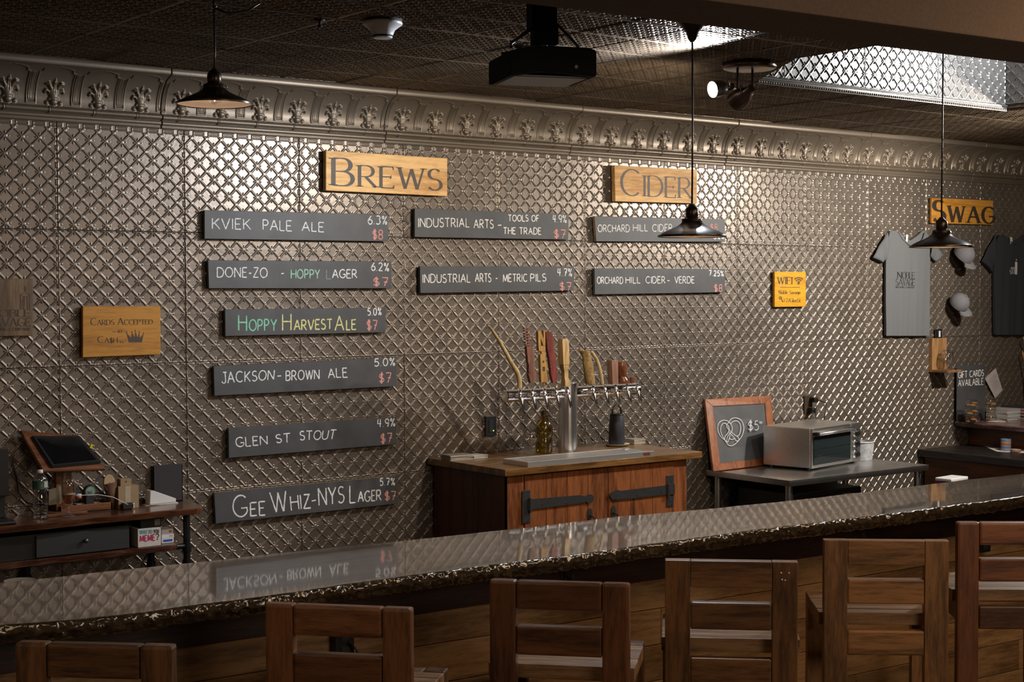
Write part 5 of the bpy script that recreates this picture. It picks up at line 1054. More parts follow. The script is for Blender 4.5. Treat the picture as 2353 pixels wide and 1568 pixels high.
# 1 barbed spindle
e = bmesh.new(); rows1 = [(1222, 880, 5), (1222, 872, 7), (1221, 860, 9), (1221, 858, 7.6), (1220, 850, 7.5), (1219, 838, 6), (1218, 832, 7), (1218, 822, 7.8), (1217, 812, 8), (1216, 803, 7.5), (1214, 796, 6.4)]
rings = []
for cx_, y, hw in rows1:
    c = hp(cx_, y); r = abs(hp(cx_+hw, y).x-c.x); rings.append([e.verts.new((c.x+sx*r, yh_+sy_*.010, c.z)) for sx, sy_ in ((-1, -1), (1, -1), (1, 1), (-1, 1))])
for A, B in zip(rings, rings[1:]):
    for k in range(4): e.faces.new((A[k], A[(k+1) % 4], B[(k+1) % 4], B[k]))
e.faces.new(rings[0]); e.faces.new(rings[-1][::-1])
add_tube(e, [hp(1214, 797), hp(1211, 753)], .0055, 8)
for k in range(7):
    y = 754+k*6.5; c = hp(1211.3+k*.45, y); r = abs(hp(1211+8.3, y).x-hp(1211, y).x); add_box(e, (c.x-r, yh_-.010, c.z-.0028), (c.x+r, yh_+.010, c.z+.0028), .0006, 1)
handle(1, e, M['rosew'], 'rose-brown handle with a comb of spines at its top')
# 2 NB carved letters
e = bmesh.new(); L2 = [([(1234, 758), (1241, 758), (1249, 778), (1247, 758), (1252, 758), (1253, 793), (1246, 793), (1239, 774), (1240, 793), (1235, 793)], 0)]
def pz(l): return [(hp(a, b).x, hp(a, b).z) for a, b in l]
add_prism(e, pz([(1234, 761), (1240, 760), (1247, 779), (1246.5, 760), (1250.5, 760), (1251, 794), (1246, 794), (1240, 777), (1240.5, 794), (1235, 795)]), .018, Matrix.Translation((0, yh_-.009, 0)))
add_prism(e, pz([(1235, 796), (1251, 795), (1251, 803), (1249, 806), (1240, 808), (1236, 806)]), .018, Matrix.Translation((0, yh_-.009, 0)))
add_prism(e, pz([(1243, 807), (1251, 804), (1251, 812), (1247, 815), (1243, 814)]), .012, Matrix.Translation((0, yh_-.006, 0)))
add_prism(e, pz([(1239, 815), (1250, 812), (1252, 818), (1250, 826), (1254, 834), (1256, 845), (1253, 854), (1254, 858), (1257, 878), (1241, 879), (1240, 850)]), .018, Matrix.Translation((0, yh_-.009, 0)))
add_tube(e, [hp(1250, 890), hp(1249, 877)], .004, 8); handle(2, e, M['ochre'], 'ochre wooden handle carved with the letters N and B')
for k, (a, b_) in enumerate((((1244, 829), (1248, 834)), ((1244, 843), (1250, 853)))):
    obj('hollow_shade_patch', box((hp(*a).x, yh_-.0094, hp(*b_).z), (hp(*b_).x, yh_-.0088, hp(*a).z), .0003, 1), M['inkbrown'], FA[2][0])  # flat dark patches; the shade of carved hollows is put into colour
# 3 crimson lettered
turned(3, [(1272, 880, 3), (1272, 872, 5.5), (1271, 860, 7), (1268, 830, 7.2), (1263, 800, 7.6), (1260, 770, 7.6), (1259, 763, 6.5)], True, M['redh'], 'crimson wooden handle with carved upright lettering', .009)
for k, ch in enumerate('BREWING'): cx_ = 1259+k*1.35; lettering('carved_letter', ch, [(cx_-3.5, 765+k*12.3), (cx_+3.5, 765+k*12.3), (cx_+4, 774+k*12.3), (cx_-3, 774+k*12.3)], yh_-.0095, M['ink'], FA[3][0], width=.0016, off=.0003)
obj('brass_ferrule', lathe([(.006, 0), (.0065, .012), (.005, .013)], (FA[3][1], yh_, FA[3][2]-.004), 14), plain('brass', (.6, .4, .12), .25, 1.0), FA[3][0], True)
turned(4, [(1300, 888, 6), (1300, 876, 6), (1298, 868, 4.4), (1298, 856, 4.4), (1297, 850, 4.6), (1297, 846, 6), (1296, 839, 6), (1296, 838, 7), (1294, 786, 7.4), (1294, 779, 5.8)], True, M['maple'], 'pale maple handle with square turned shape')
e = bmesh.new(); random.seed(3)
rr = [(1357, 884, 9.5), (1355, 870, 9.6), (1353, 856, 10), (1352, 845, 10.4), (1350, 835, 9), (1348, 820, 9), (1345, 812, 9.5), (1343, 806, 9)]
rings = []
for cx_, y, hw in rr:
    c = hp(cx_, y); r = abs(hp(cx_+hw, y).x-c.x); rings.append([e.verts.new((c.x+r*math.cos(2*PI*k/14)*random.uniform(.86, 1.1), yh_+r*.8*math.sin(2*PI*k/14)*random.uniform(.86, 1.1), c.z+random.uniform(-.002, .002))) for k in range(14)])
for A, B in zip(rings, rings[1:]):
    for k in range(14): e.faces.new((A[k], A[(k+1) % 14], B[(k+1) % 14], B[k]))
e.faces.new(rings[0]); e.faces.new(rings[-1][::-1]); add_tube(e, [hp(1337, 807), hp(1331, 804)], .009, 8)
handle(5, e, M['barkb'], 'thick tan bark-covered log handle with a knot')
handle(6, tube([hp(1384, 883), hp(1381, 860), hp(1376, 840), hp(1370, 825), hp(1362, 812), hp(1358, 808)], [.0095, .0095, .0095, .0095, .0085, .006], 12), M['pale'], 'short curved pale branch handle')
turned(7, [(1409, 882, 6.5), (1407, 828, 7)], True, M['pinkw'], 'plain square pinkish cedar block handle')
turned(8, [(1432, 882, 10), (1432, 878, 10.5), (1431, 871, 9), (1429, 866, 7.6), (1429, 864, 9), (1428, 845, 9.4), (1427, 838, 9.8), (1427, 834, 8.6), (1427, 831, 8.6)], False, M['walnutg'], 'glossy turned brown barrel-shaped handle')
turned(9, [(1455, 879, 6), (1455, 867, 6.6)], False, M['rosew'], 'short stub brown knob handle, rightmost tap')
# things on the cabinet -------------------------------------------------------
q_ = on_z(1214, 1042, ZC); snifter('snifter_glass', 'clear stemmed glass left of the yellow bottle on the tap cabinet', Vector((q_.x-.012, -.20, ZC+.0005)), 1.12)
q_ = on_y(1250, 1038, -.21); b0 = Vector((q_.x, -.21, ZC)); H_ = on_y(1255, 944, -.21).z-ZC
m, nt, b = new_mat('yellow_glass'); b.inputs['Base Color'].default_value = (.55, .42, .06, 1); b.inputs['Transmission Weight'].default_value = .55; b.inputs['Roughness'].default_value = .15; b.inputs['IOR'].default_value = 1.45
bmz = plain('x', (1, 1, 1)); bpy.data.materials.remove(bmz)
t = thing('growler_bottle', 'squat olive-yellow glass bottle behind the tap column', 'bottle', tuple(b0))
m = glass('olive_glass', (.60, .50, .12), .12, 1.45, 1.0, .10)
obj('bottle_body', lathe([(0, .001), (.040, .001), (.046, .006), (.046, .34*H_), (.042, .38*H_), (.045, .42*H_), (.047, .60*H_), (.041, .72*H_), (.028, .81*H_), (.019, .86*H_), (.018, .93*H_), (.022, .935*H_), (.022, H_), (.014, H_), (.014, .86*H_), (0, .80*H_)], tuple(b0), 28), m, t, True)
for k in range(8): a = k*PI/4; obj('moulded_rib', tube([b0+Vector((.046*math.cos(a+q), .046*math.sin(a+q), z_*H_)) for q, z_ in ((0, .44), (.2, .52), (.35, .58))], .0022, 6), m, t)
obj('jug_ear', tube([b0+Vector((.018, -.01, .88*H_)), b0+Vector((.036, -.012, .86*H_)), b0+Vector((.038, -.012, .78*H_))], .004, 8), m, t, True)
q_ = on_y(1417, 1024, -.17); b0 = Vector((q_.x, -.17, ZC+.0145)); H_ = on_y(1417, 951, -.17).z-b0.z
tp = thing('paper_plate', 'white plate under the dark portable speaker', 'plate', (b0.x, b0.y, ZC)); obj('plate', lathe([(0, .001), (.055, .001), (.072, .011), (.073, .0125), (.055, .004), (0, .0035)], (b0.x, b0.y, ZC), 36), M['paper'], tp, True)
b0.z = ZC+.0045; H_ = on_y(1417, 951, -.17).z-b0.z
t = thing('portable_speaker', 'dark blue-grey cylindrical portable speaker with strap handle', 'speaker', tuple(b0)); sm = plain('speaker_mesh', (.028, .032, .045), .5, bump=.1, nscale=400)
obj('speaker_body', lathe([(0, .001), (.040, .001), (.046, .012), (.043, H_*.6), (.038, H_-.008), (.034, H_), (0, H_)], tuple(b0), 36), sm, t, True, angle=.6)
obj('control_ring', lathe([(.0385, H_-.010), (.0395, H_-.006), (.036, H_+.001), (.03, H_+.001)], tuple(b0), 32), M['black'], t, True)
obj('strap_handle', tube([b0+Vector((.034*math.cos(a), 0, H_-.004+.055*math.sin(a))) for a in np.linspace(0, PI, 13)], .003, 8, sx=1.8), M['black'], t, True)
def stack(name, label, cat, px, py, y, w_, d, n, th, mats, zb_, group=None, pn='card'):
    q = on_y(px, py, y); t_ = thing(name, label, cat, (q.x, y, zb_), random.uniform(-.1, .1), group)
    for k in range(n): obj(pn, obox((random.uniform(-.003, .003), random.uniform(-.003, .003), th*(k+.5)+.0004*(k+1)), (w_, d, th), (0, 0, random.uniform(-.06, .06)), .0004, 1), mats[k % len(mats)], t_, local=True)
    return t_
cm1 = plain('coaster_card', (.42, .37, .28), .8, noise=.1); cm2 = plain('coaster_dark', (.25, .22, .18), .8)
stack('coaster_stack', 'square coasters piled right of the portable speaker', 'coasters', 1459, 1020, -.14, .085, .085, 7, .0035, [cm1, M['paper'], cm1], ZC, pn='coaster')
stack('flyer_stack', 'left pile of printed cards on the cabinet corner', 'cards', 1050, 1052, -.17, .14, .09, 8, .003, [M['paper'], cm2], ZC, 'card piles on the cabinet')
stack('flyer_stack', 'right pile of printed cards on the cabinet corner', 'cards', 1092, 1050, -.17, .10, .09, 5, .003, [M['paper'], cm1], ZC, 'card piles on the cabinet')
stack('bottle_opener_base', 'small metal puck on the drip tray grate', 'puck', 1436, 1030, -.55, .03, .03, 1, .006, [M['chrome']], ztop, pn='puck')
# ------------------------------------------------------------------ steel table with oven and chalkboard
ZT = .90; X0, X1, YF2 = 3.976, 5.231, -.70
t = thing('steel_table', 'stainless steel prep table right of the tap cabinet', 'table', ((X0+X1)/2, -.38, 0)); e = bmesh.new()
add_box(e, (X0, YF2, ZT-.035), (X1, -.03, ZT), .004, 2); obj('table_top', e, M['steeld'], t, True, angle=.5)
for x in (X0+.05, X1-.05):
    for y in (YF2+.05, -.08):
        obj('leg', lathe([(.02, .0), (.02, .03), (.0205, .04), (.0205, ZT-.036)], (x, y, 0), 18), M['steeld'], t, True)
obj('under_shelf', box((X0+.03, YF2+.03, .26), (X1-.03, -.06, .285), .003, 1), M['steeld'], t)
t = thing('ice_machine', 'black glossy appliance under the steel table', 'appliance', (4.35, -.3, .2855)); obj('housing', box((4.12, -.60, .286), (4.72, -.15, .80), .012, 3), M['black'], t); obj('door', box((4.15, -.612, .31), (4.69, -.601, .74), .006, 2), M['black'], t); obj('chrome_latch', box((4.52, -.625, .755), (4.60, -.60, .772), .003, 1), M['chrome'], t)
# chalkboard
q4 = [on_y(1620, 918, -.012), on_y(1772, 909, -.012), on_z(1786, 1066, ZT+.005), on_z(1640, 1084, ZT+.005)]
q4[0] = on_y(1620, 918, -.015); n_ = (q4[1]-q4[0]).cross(q4[3]-q4[0]).normalized(); n_ = n_ if n_.y < 0 else -n_
M['boardframe'] = wood('board_frame_wood', (.20, .055, .018), (.36, .12, .042), 'z', .4, 1.0, .4, vary=.1)
t = thing('framed_chalkboard', 'red-brown framed chalkboard with pretzel drawing and price', 'chalkboard', tuple((q4[2]+q4[3])/2)); 
IN = [(.105, .105), (.895, .115), (.89, .90), (.115, .90)]; inn = [bil(q4, u, v) for u, v in IN]
for k in range(4):
    a, b_, c_, d_ = q4[k], q4[(k+1) % 4], inn[(k+1) % 4], inn[k]; obj('frame_rail', slabq([a, b_, c_, d_], n_, .018, .002, 1), M['boardframe'], t)
obj('slate_panel', slabq([p-n_*.006 for p in inn], n_, .006, .0003, 1), M['slate'], t)
o_ = inn[0]-n_*.0058
def onb(a, b): d = ray(a, b); return CAM+d*((o_-CAM).dot(n_)/d.dot(n_))
def stroke(name, ps, wd, mat, par, plane, n_, off=.0005):
    P_ = [plane(*p)+n_*off for p in ps]; bm = bmesh.new(); A, B = [], []
    for i, p in enumerate(P_):
        tt = P_[min(i+1, len(P_)-1)]-P_[max(i-1, 0)]; s_ = tt.normalized().cross(n_)*(wd/2); A.append(bm.verts.new(p+s_)); B.append(bm.verts.new(p-s_))
    for i in range(len(P_)-1): bm.faces.new((A[i], A[i+1], B[i+1], B[i]))
    return bm
def smooth(pts, k=6):
    out = []; n = len(pts)
    for i in range(n-1):
        p0, p1, p2, p3 = [np.array(pts[max(0, min(n-1, j))], float) for j in (i-1, i, i+1, i+2)]
        for j in range(k): s_ = j/k; out.append(tuple(.5*((2*p1)+(p2-p0)*s_+(2*p0-5*p1+4*p2-p3)*s_**2+(3*p1-p0-3*p2+p3)*s_**3)))
    return out+[tuple(pts[-1])]
cc = lambda x, y: (1580+x/4.2, 880+y/4.2)
loops = [[(375, 565), (320, 520), (290, 450), (300, 390), (345, 362), (395, 375), (428, 420), (425, 470), (390, 510), (375, 565)],
         [(355, 545), (325, 490), (318, 440), (335, 400), (365, 392), (390, 415), (400, 450), (385, 490), (360, 520), (362, 560), (385, 572), (400, 540), (410, 505)],
         [(385, 395), (420, 350), (470, 340), (520, 365), (542, 430), (530, 500), (490, 560), (440, 603), (400, 605), (365, 565)],
         [(410, 400), (440, 375), (480, 370), (508, 400), (512, 450), (498, 500), (478, 515)],
         [(372, 395), (380, 430), (410, 465), (450, 500), (490, 530), (492, 555), (470, 560), (450, 530), (420, 500), (395, 470)],
         [(405, 540), (430, 548), (460, 535)]]
ez = bmesh.new()
for lp in loops:
    b2 = stroke('s', smooth([cc(*p) for p in lp]), .0036, None, None, onb, n_, .0007); tmp = bpy.data.meshes.new('t'); b2.to_mesh(tmp); b2.free(); ez.from_mesh(tmp); bpy.data.meshes.remove(tmp)
obj('pretzel_drawing', ez, M['ch_w'], t)
for s, q in (('$', [(1719, 968), (1730, 967), (1730, 989), (1719, 990)]), ('5', [(1734, 968), (1742, 967), (1743, 988), (1734, 989)]), ('00', [(1745, 969), (1751, 969), (1751, 974), (1745, 974)])):
    lettering('chalk_price', s, q, 0, M['ch_w'], t, width=.004 if s != '00' else .002, plane=onb, off=.0007, jit=.015)
# toaster oven
FL, FRb = on_z(1866, 1078, ZT+.015), on_z(1978, 1058, ZT+.015); BL = on_z(1785, 1066, ZT+.015)
ux = (FRb-FL); W_ = ux.length; ux.normalize(); uy = Vector((-ux.y, ux.x, 0)); D_ = .34; H_ = on_y(1868, 985, FL.y).z-FL.z
t = thing('toaster_oven', 'stainless toaster oven with glass door on the steel table', 'oven', (FL.x, FL.y, ZT), math.atan2(ux.y, ux.x)); z0 = .015
W_ *= .985; obj('casing', box((0, .012, z0), (W_, D_, z0+H_), .012, 3), M['steel'], t, local=True, smooth=True, angle=.5)
cw = W_*.80
m, nt, b = new_mat('oven_inside'); b.inputs['Base Color'].default_value = (.06, .075, .075, 1); b.inputs['Roughness'].default_value = .4
e = bmesh.new(); add_box(e, (0, 0, z0), (.016, .016, z0+H_-.002), .004, 2); add_box(e, (cw-.012, 0, z0), (cw, .016, z0+H_-.002), .002, 1); add_box(e, (.016, 0, z0), (cw-.012, .016, z0+.02), .002, 1); add_box(e, (.016, 0, z0+H_-.055), (cw-.012, .016, z0+H_-.002), .002, 1); obj('front_frame', e, M['steel'], t, local=True)
e = box((.016, .0125, z0+.02), (cw-.012, .0135, z0+H_-.055)); obj('inner_wall', e, m, t, local=True)
gp = z0+.02
obj('door_glass', box((.014, -.004, gp), (cw-.010, -.001, z0+H_-.05), .001, 1), plain('oven_glass', (.02, .03, .032), .05, noise=0, spec=.8), t, local=True)
for zz in (.075, .115): obj('rack', tube([(.02, -.0055, z0+zz), (cw-.016, -.0055, z0+zz)], .0016, 6), M['chrome'], t, local=True)
for k in range(9): obj('rack_wire', tube([(.03+k*(cw-.06)/8, -.006, z0+.077), (.03+k*(cw-.06)/8, -.006, z0+.070)], .0012, 5), M['chrome'], t, local=True)
obj('door_handle', tube([(.03, -.03, z0+H_-.035), (cw-.02, -.03, z0+H_-.035)], .009, 14), M['steel'], t, local=True, smooth=True)
for x in (.02, cw-.02): obj('handle_end', obox((x, -.018, z0+H_-.035), (.03, .034, .024), (0, 0, 0), .006, 2), M['black'], t, local=True)
obj('control_panel', box((cw+.001, -.002, z0), (W_, .013, z0+H_-.002), .003, 2), M['steel'], t, local=True)
for zz in (.045, .11, .175): 
    kx = (cw+W_)/2
    if zz < H_-.02: obj('knob', lathe([(.022, 0), (.022, .006), (.016, .010), (.015, .024), (0, .025)], (kx, -.002, z0+zz), 20, Matrix.Rotation(PI/2, 3, 'X')), M['black'], t, local=True, smooth=True, angle=.6); obj('knob_ring', lathe([(.0225, 0), (.026, .0), (.026, .005), (.0225, .006)], (kx, -.002, z0+zz), 20, Matrix.Rotation(PI/2, 3, 'X')), M['chrome'], t, local=True, smooth=True, angle=.6)
for x in (.03, W_-.03):
    for y in (.04, D_-.04): obj('foot', lathe([(.012, .0005), (.014, .015), (0, .015)], (x, y, 0), 12), M['black'], t, local=True)
# paper-lined tub
q_ = on_z(2003, 1066, ZT); t = thing('storage_tub', 'white patterned plastic tub right of the toaster oven', 'tub', (5.14, -.28, ZT)); tm = plain('tub_paper', (.52, .53, .56), .5, noise=.35, nscale=45)
obj('tub_body', lathe([(0, .001), (.085, .001), (.098, .115), (.0965, .115), (.083, .004), (0, .004)], (5.12, -.24, ZT), 36), tm, t, True, angle=.6); obj('rim', lathe([(.098, .112), (.102, .115), (.102, .12), (.096, .12)], (5.12, -.24, ZT), 36), M['white'], t, True)
# ------------------------------------------------------------------ right-hand counter, upper shelf
CXL = 6.015; zc = .886
t = thing('side_counter', 'black topped side counter running toward the room at right', 'counter', (6.4, -.7, 0))
M['blackwood'] = wood('black_wood', (.010, .009, .009), (.022, .019, .018), 'y', .35, 1, .2, vary=.02); M['darkred'] = wood('dark_red_panel', (.06, .02, .011), (.13, .045, .02), 'y', .4, 1, .3, vary=.05)
obj('counter_top', box((CXL, -2.0, zc-.05), (7.3, -.008, zc), .003, 2), M['blackwood'], t)
obj('cabinet_body', box((CXL+.06, -1.95, .02), (7.25, -.02, zc-.051)), M['blackmatte'], t); obj('side_panel', box((CXL+.045, -1.4, .02), (CXL+.059, -.03, zc-.051), .001, 1), M['darkred'], t)
SX = 6.411; zs = 1.056
t = thing('upper_shelf', 'glittery dark red live-edge shelf above the side counter', 'shelf', (6.8, -.6, zc)); sh = plain('glitter_edge', (.16, .085, .08), .3, noise=.7, nscale=130, bump=1.0, coat=.6)
n = 60; Yv = np.linspace(-1.9, -.008, n); xe = SX+wav(Yv, .006, 17, 1); g = np.stack([np.stack([np.full(n, 7.3), Yv, np.full(n, zs)], -1), np.stack([xe+.004, Yv, np.full(n, zs)], -1), np.stack([xe, Yv, np.full(n, zs-.006)], -1), np.stack([xe+.004+rng.normal(0, .002, n), Yv, np.full(n, zs-.02)], -1), np.stack([xe+.015, Yv, np.full(n, zs-.034)], -1), np.stack([np.full(n, 7.3), Yv, np.full(n, zs-.034)], -1)], 1)
me = grid_mesh('shelf_slab', g); me.set_sharp_from_angle(angle=.6); obj('shelf_slab', me, sh, t)
obj('back_panel', box((SX+.16, -1.85, zc+.0005), (SX+.18, -.02, zs-.035), .001, 1), M['darkred'], t)
def onsh(px, py, z=zs): return on_z(px, py, z)
# gift card sign
x0, x1 = on_y(2197, 965, -.03), on_y(2262, 900, -.03); zt_ = on_y(2230, 839, -.03).z; r = .02
t = thing('gift_card_sign', 'black rounded sign reading Gift Cards Available', 'sign', ((x0.x+x1.x)/2, -.03, zs)); c_ = []
a, b_ = x0.x, x1.x
c_ = [(a, zs+.001), (b_, zs+.001)]+[(b_-r+r*math.cos(q), zt_-r+r*math.sin(q)) for q in np.linspace(0, PI/2, 6)]+[(a+r-r*math.sin(q), zt_-r+r*math.cos(q)) for q in np.linspace(0, PI/2, 6)]
bm = bmesh.new(); add_prism(bm, c_, .006, Matrix.Translation((0, -.036, 0))); obj('board', bm, M['slate'], t)
lettering('white_lettering', 'GIFT', [(2201, 856), (2222, 853), (2222, 868), (2202, 869)], -.0362, M['ch_w'], t, width=.006, jit=.02); lettering('white_lettering', 'CARDS', [(2228, 853), (2260, 850), (2260, 864), (2228, 867)], -.0362, M['ch_w'], t, width=.006, jit=.02)
lettering('white_lettering', 'AVAILABLE', [(2202, 874), (2259, 869), (2259, 884), (2202, 888)], -.0362, M['ch_w'], t, width=.0055, jit=.02)
# small pot, cookies in clamshells
q_ = onsh(2210, 963); t = thing('clay_pot', 'small orange clay bowl at the left end of the shelf', 'bowl', (q_.x, -.10, zs)); q_ = on_y(2207, 960, -.10); q_.x = max(q_.x, SX+.05); obj('bowl', lathe([(0, .001), (.028, .001), (.036, .03), (.034, .034), (.03, .03), (.024, .006), (0, .005)], (q_.x, -.10, zs), 24), plain('terracotta', (.30, .10, .05), .7), t, True)
cm_ = plain('cookie', (.36, .20, .07), .85, noise=.45, nscale=60, bump=.8)
shell = glass('clamshell', (1, 1, 1), .03, 1.4, .95); zz0 = zs
for r_ in range(3):
    for c in range(2):
        q_ = on_y(2233+c*44+(2 if r_ == 0 else 0), 940, -.16); H_ = .052; z_ = zs+.0006+r_*(H_+.004); w_ = .055 if c == 0 else .04
        t = thing('cookie_pack', '%s clear clamshell of cookies in the %s stack' % (('bottom', 'middle', 'top')[r_], ('left', 'right')[c]), 'cookie pack', (q_.x, -.16, z_), 0, 'clear cookie packs on the upper shelf')
        P_ = [(0, 0), (w_*.86, .001), (w_, .008), (w_*1.02, .024), (w_*1.12, .026), (w_*1.02, .028), (w_*.96, .04), (w_*.7, .050), (0, .0515)]
        obj('clear_shell', lathe(P_, (0, 0, 0), 24, Matrix.Diagonal((1, .8, 1))), shell, t, True, local=True, angle=.5)
        for k in range(2 if c else 3):
            a = k*2.1+r_; b2 = lathe([(0, .0), (.022, .001), (.025, .007), (.018, .014), (0, .017)], (math.cos(a)*.021*(c == 0), math.sin(a)*.016, .004+.014*(k == 2)), 14); obj('cookie', b2, cm_, t, True, local=True)
# flyer tilted, magazines, books
t = thing('leaflet', 'white printed leaflet tilted behind the cookie packs', 'leaflet', tuple(on_y(2285, 880, -.02))); qf = [on_y(*p, -.02) for p in ((2288, 846), (2304, 897), (2287, 916), (2263, 870))]; obj('sheet', slabq(qf, Vector((0, -1, 0)), .0012, .0002, 1), plain('leaflet_paper', (.5, .46, .46), .7, noise=.12, nscale=40), t)
for k in range(6):
    a, b_ = bil(qf, .18+.0*k, .2+.11*k), bil(qf, .75, .2+.11*k); e = bmesh.new(); d_ = Vector((0, -.0006, 0)); u_ = Vector((.0008, 0, .001)); e.faces.new([e.verts.new(p) for p in (a+d_-u_, b_+d_-u_, b_+d_+u_, a+d_+u_)]); obj('print_line', e, plain('leaflet_print', (.25, .22, .23), .8) if k == 0 else bpy.data.materials['leaflet_print'], t)
mags = plain('magazine_edge', (.45, .45, .45), .6, noise=.2, nscale=200); za = zs+.0005
for k in range(9):
    q_ = on_y(2305, 950, -.12); t = thing('magazine', ['lowest', 'second lowest', 'third lowest', 'fourth lowest', 'middle', 'fourth from the top', 'third from the top', 'second from the top', 'topmost'][k]+' grey magazine in the pile right of the cookie packs', 'magazine', (q_.x, -.12, za), random.uniform(-.05, .05), 'grey magazines in the pile right of the cookies'); obj('pages', box((-.075, -.09, 0), (.075, .09, .0085), .0006, 1), mags if k % 3 else M['paper'], t, local=True); za += .0088
cols = [((.5, .42, .3), 'cream'), ((.05, .05, .06), 'black'), ((.42, .4, .36), 'grey'), ((.16, .06, .14), 'plum'), ((.55, .5, .42), 'ivory'), ((.5, .07, .18), 'pink')]
za = zs+.0005
for k, (c, nm) in enumerate(cols+cols[:2]):
    q_ = on_y(2342, 945, -.12); lab_ = ['bottom cream', 'lower black', 'grey', 'plum', 'ivory', 'pink', 'upper cream', 'topmost black'][k]
    t = thing('book', lab_+' spine in the colourful book pile at the right edge', 'book', (q_.x+.02, -.12, za), random.uniform(-.04, .04), 'books piled at the right edge of the upper shelf'); obj('cover', box((-.085, -.10, 0), (.085, .10, .0105), .0008, 1), plain('cover_'+str(k), c, .5), t, local=True); obj('spine_print', box((-.03, -.1006, .003), (.035, -.0998, .008)), M['paper'] if k % 2 else M['ink'], t, local=True); za += .0108
stack('napkin_pile', 'white napkins lying before the grey magazines', 'napkins', 2290, 962, -.22, .12, .07, 3, .002, [M['paper']], zs, pn='napkin')
# on the counter: paper and bracelets
q_ = on_x(2300, 1030, 6.2); t = thing('flyer', 'white flyer under the beaded bracelets on the black counter', 'flyer', (6.25, -.42, zc)); qf = [on_z(*p, zc+.001) for p in ((2255, 1023), (2353, 1030), (2380, 1043), (2290, 1038))]; obj('sheet', slabq(qf, Vector((0, 0, 1)), .0008, .0001, 1), M['paper'], t)
bl = [plain('bead_'+c, v, .5, noise=.3, nscale=300) for c, v in (('mixed', (.33, .26, .2)), ('blue', (.10, .22, .42)), ('red', (.40, .14, .10)))]
def ring(px, py, k, z_, lab_):
    q_ = on_z(px, py, zc); t_ = thing('bead_bracelet', lab_, 'bracelet', (q_.x, q_.y, z_), 0, 'beaded bracelets on the black counter')
    for j, rr in enumerate((.030, .0305)): obj('bead_band', add_tube(bmesh.new(), [(rr*math.cos(a), rr*math.sin(a), .006+.0085*j) for a in np.linspace(0, 2*PI, 25)], .0052, 8, False), bl[(k+j) % 3], t_, True, local=True)
for k in range(4): ring(2311, 1036, k, zc+.0018+k*.0195, ['bottom', 'second', 'third', 'top'][k]+' beaded bracelet of the little stack of four')
ring(2334, 1040, 2, zc+.0018, 'lone beaded bracelet right of the stack of four')
q_ = on_y(2180, 1101, -.6); t = thing('folded_towel', 'white and purple folded cloth behind the bar at right', 'cloth', (q_.x, q_.y, q_.z-.03))
obj('fold', obox((q_.x+.03, q_.y, q_.z), (.20, .12, .022), (0, 0, .1), .008, 3), M['white'], t); obj('fold', obox((q_.x+.04, q_.y, q_.z-.022), (.20, .12, .020), (0, 0, .1), .008, 3), plain('purple_cloth', (.22, .06, .3), .8), t)
obj('carrier_crate', box((q_.x-.06, q_.y-.08, 0), (q_.x+.14, q_.y+.08, q_.z-.033), .004, 1), M['blackmatte'], t)
# gold stalks at right edge
m = plain('gold_stalk', (.55, .36, .10), .35, .4); t = thing('gold_stalks', 'curved golden stalks at the right edge above the books', 'decoration', tuple(on_y(2350, 870, -.06)))
for ps in (((2345, 774), (2350, 790), (2356, 812), (2358, 850), (2356, 900), (2354, 905)), ((2343, 806), (2347, 825), (2350, 845), (2354, 870), (2354, 905)), ((2364, 770), (2360, 800), (2357, 850), (2355, 905))):
    pts_ = [on_y(a+6, b, -.06) for a, b in ps]; pts_[-1].z = max(pts_[-1].z, zs+.095); obj('stalk', tube(pts_, [.003]+[.006]*(len(pts_)-2)+[.004], 8), m, t, True)
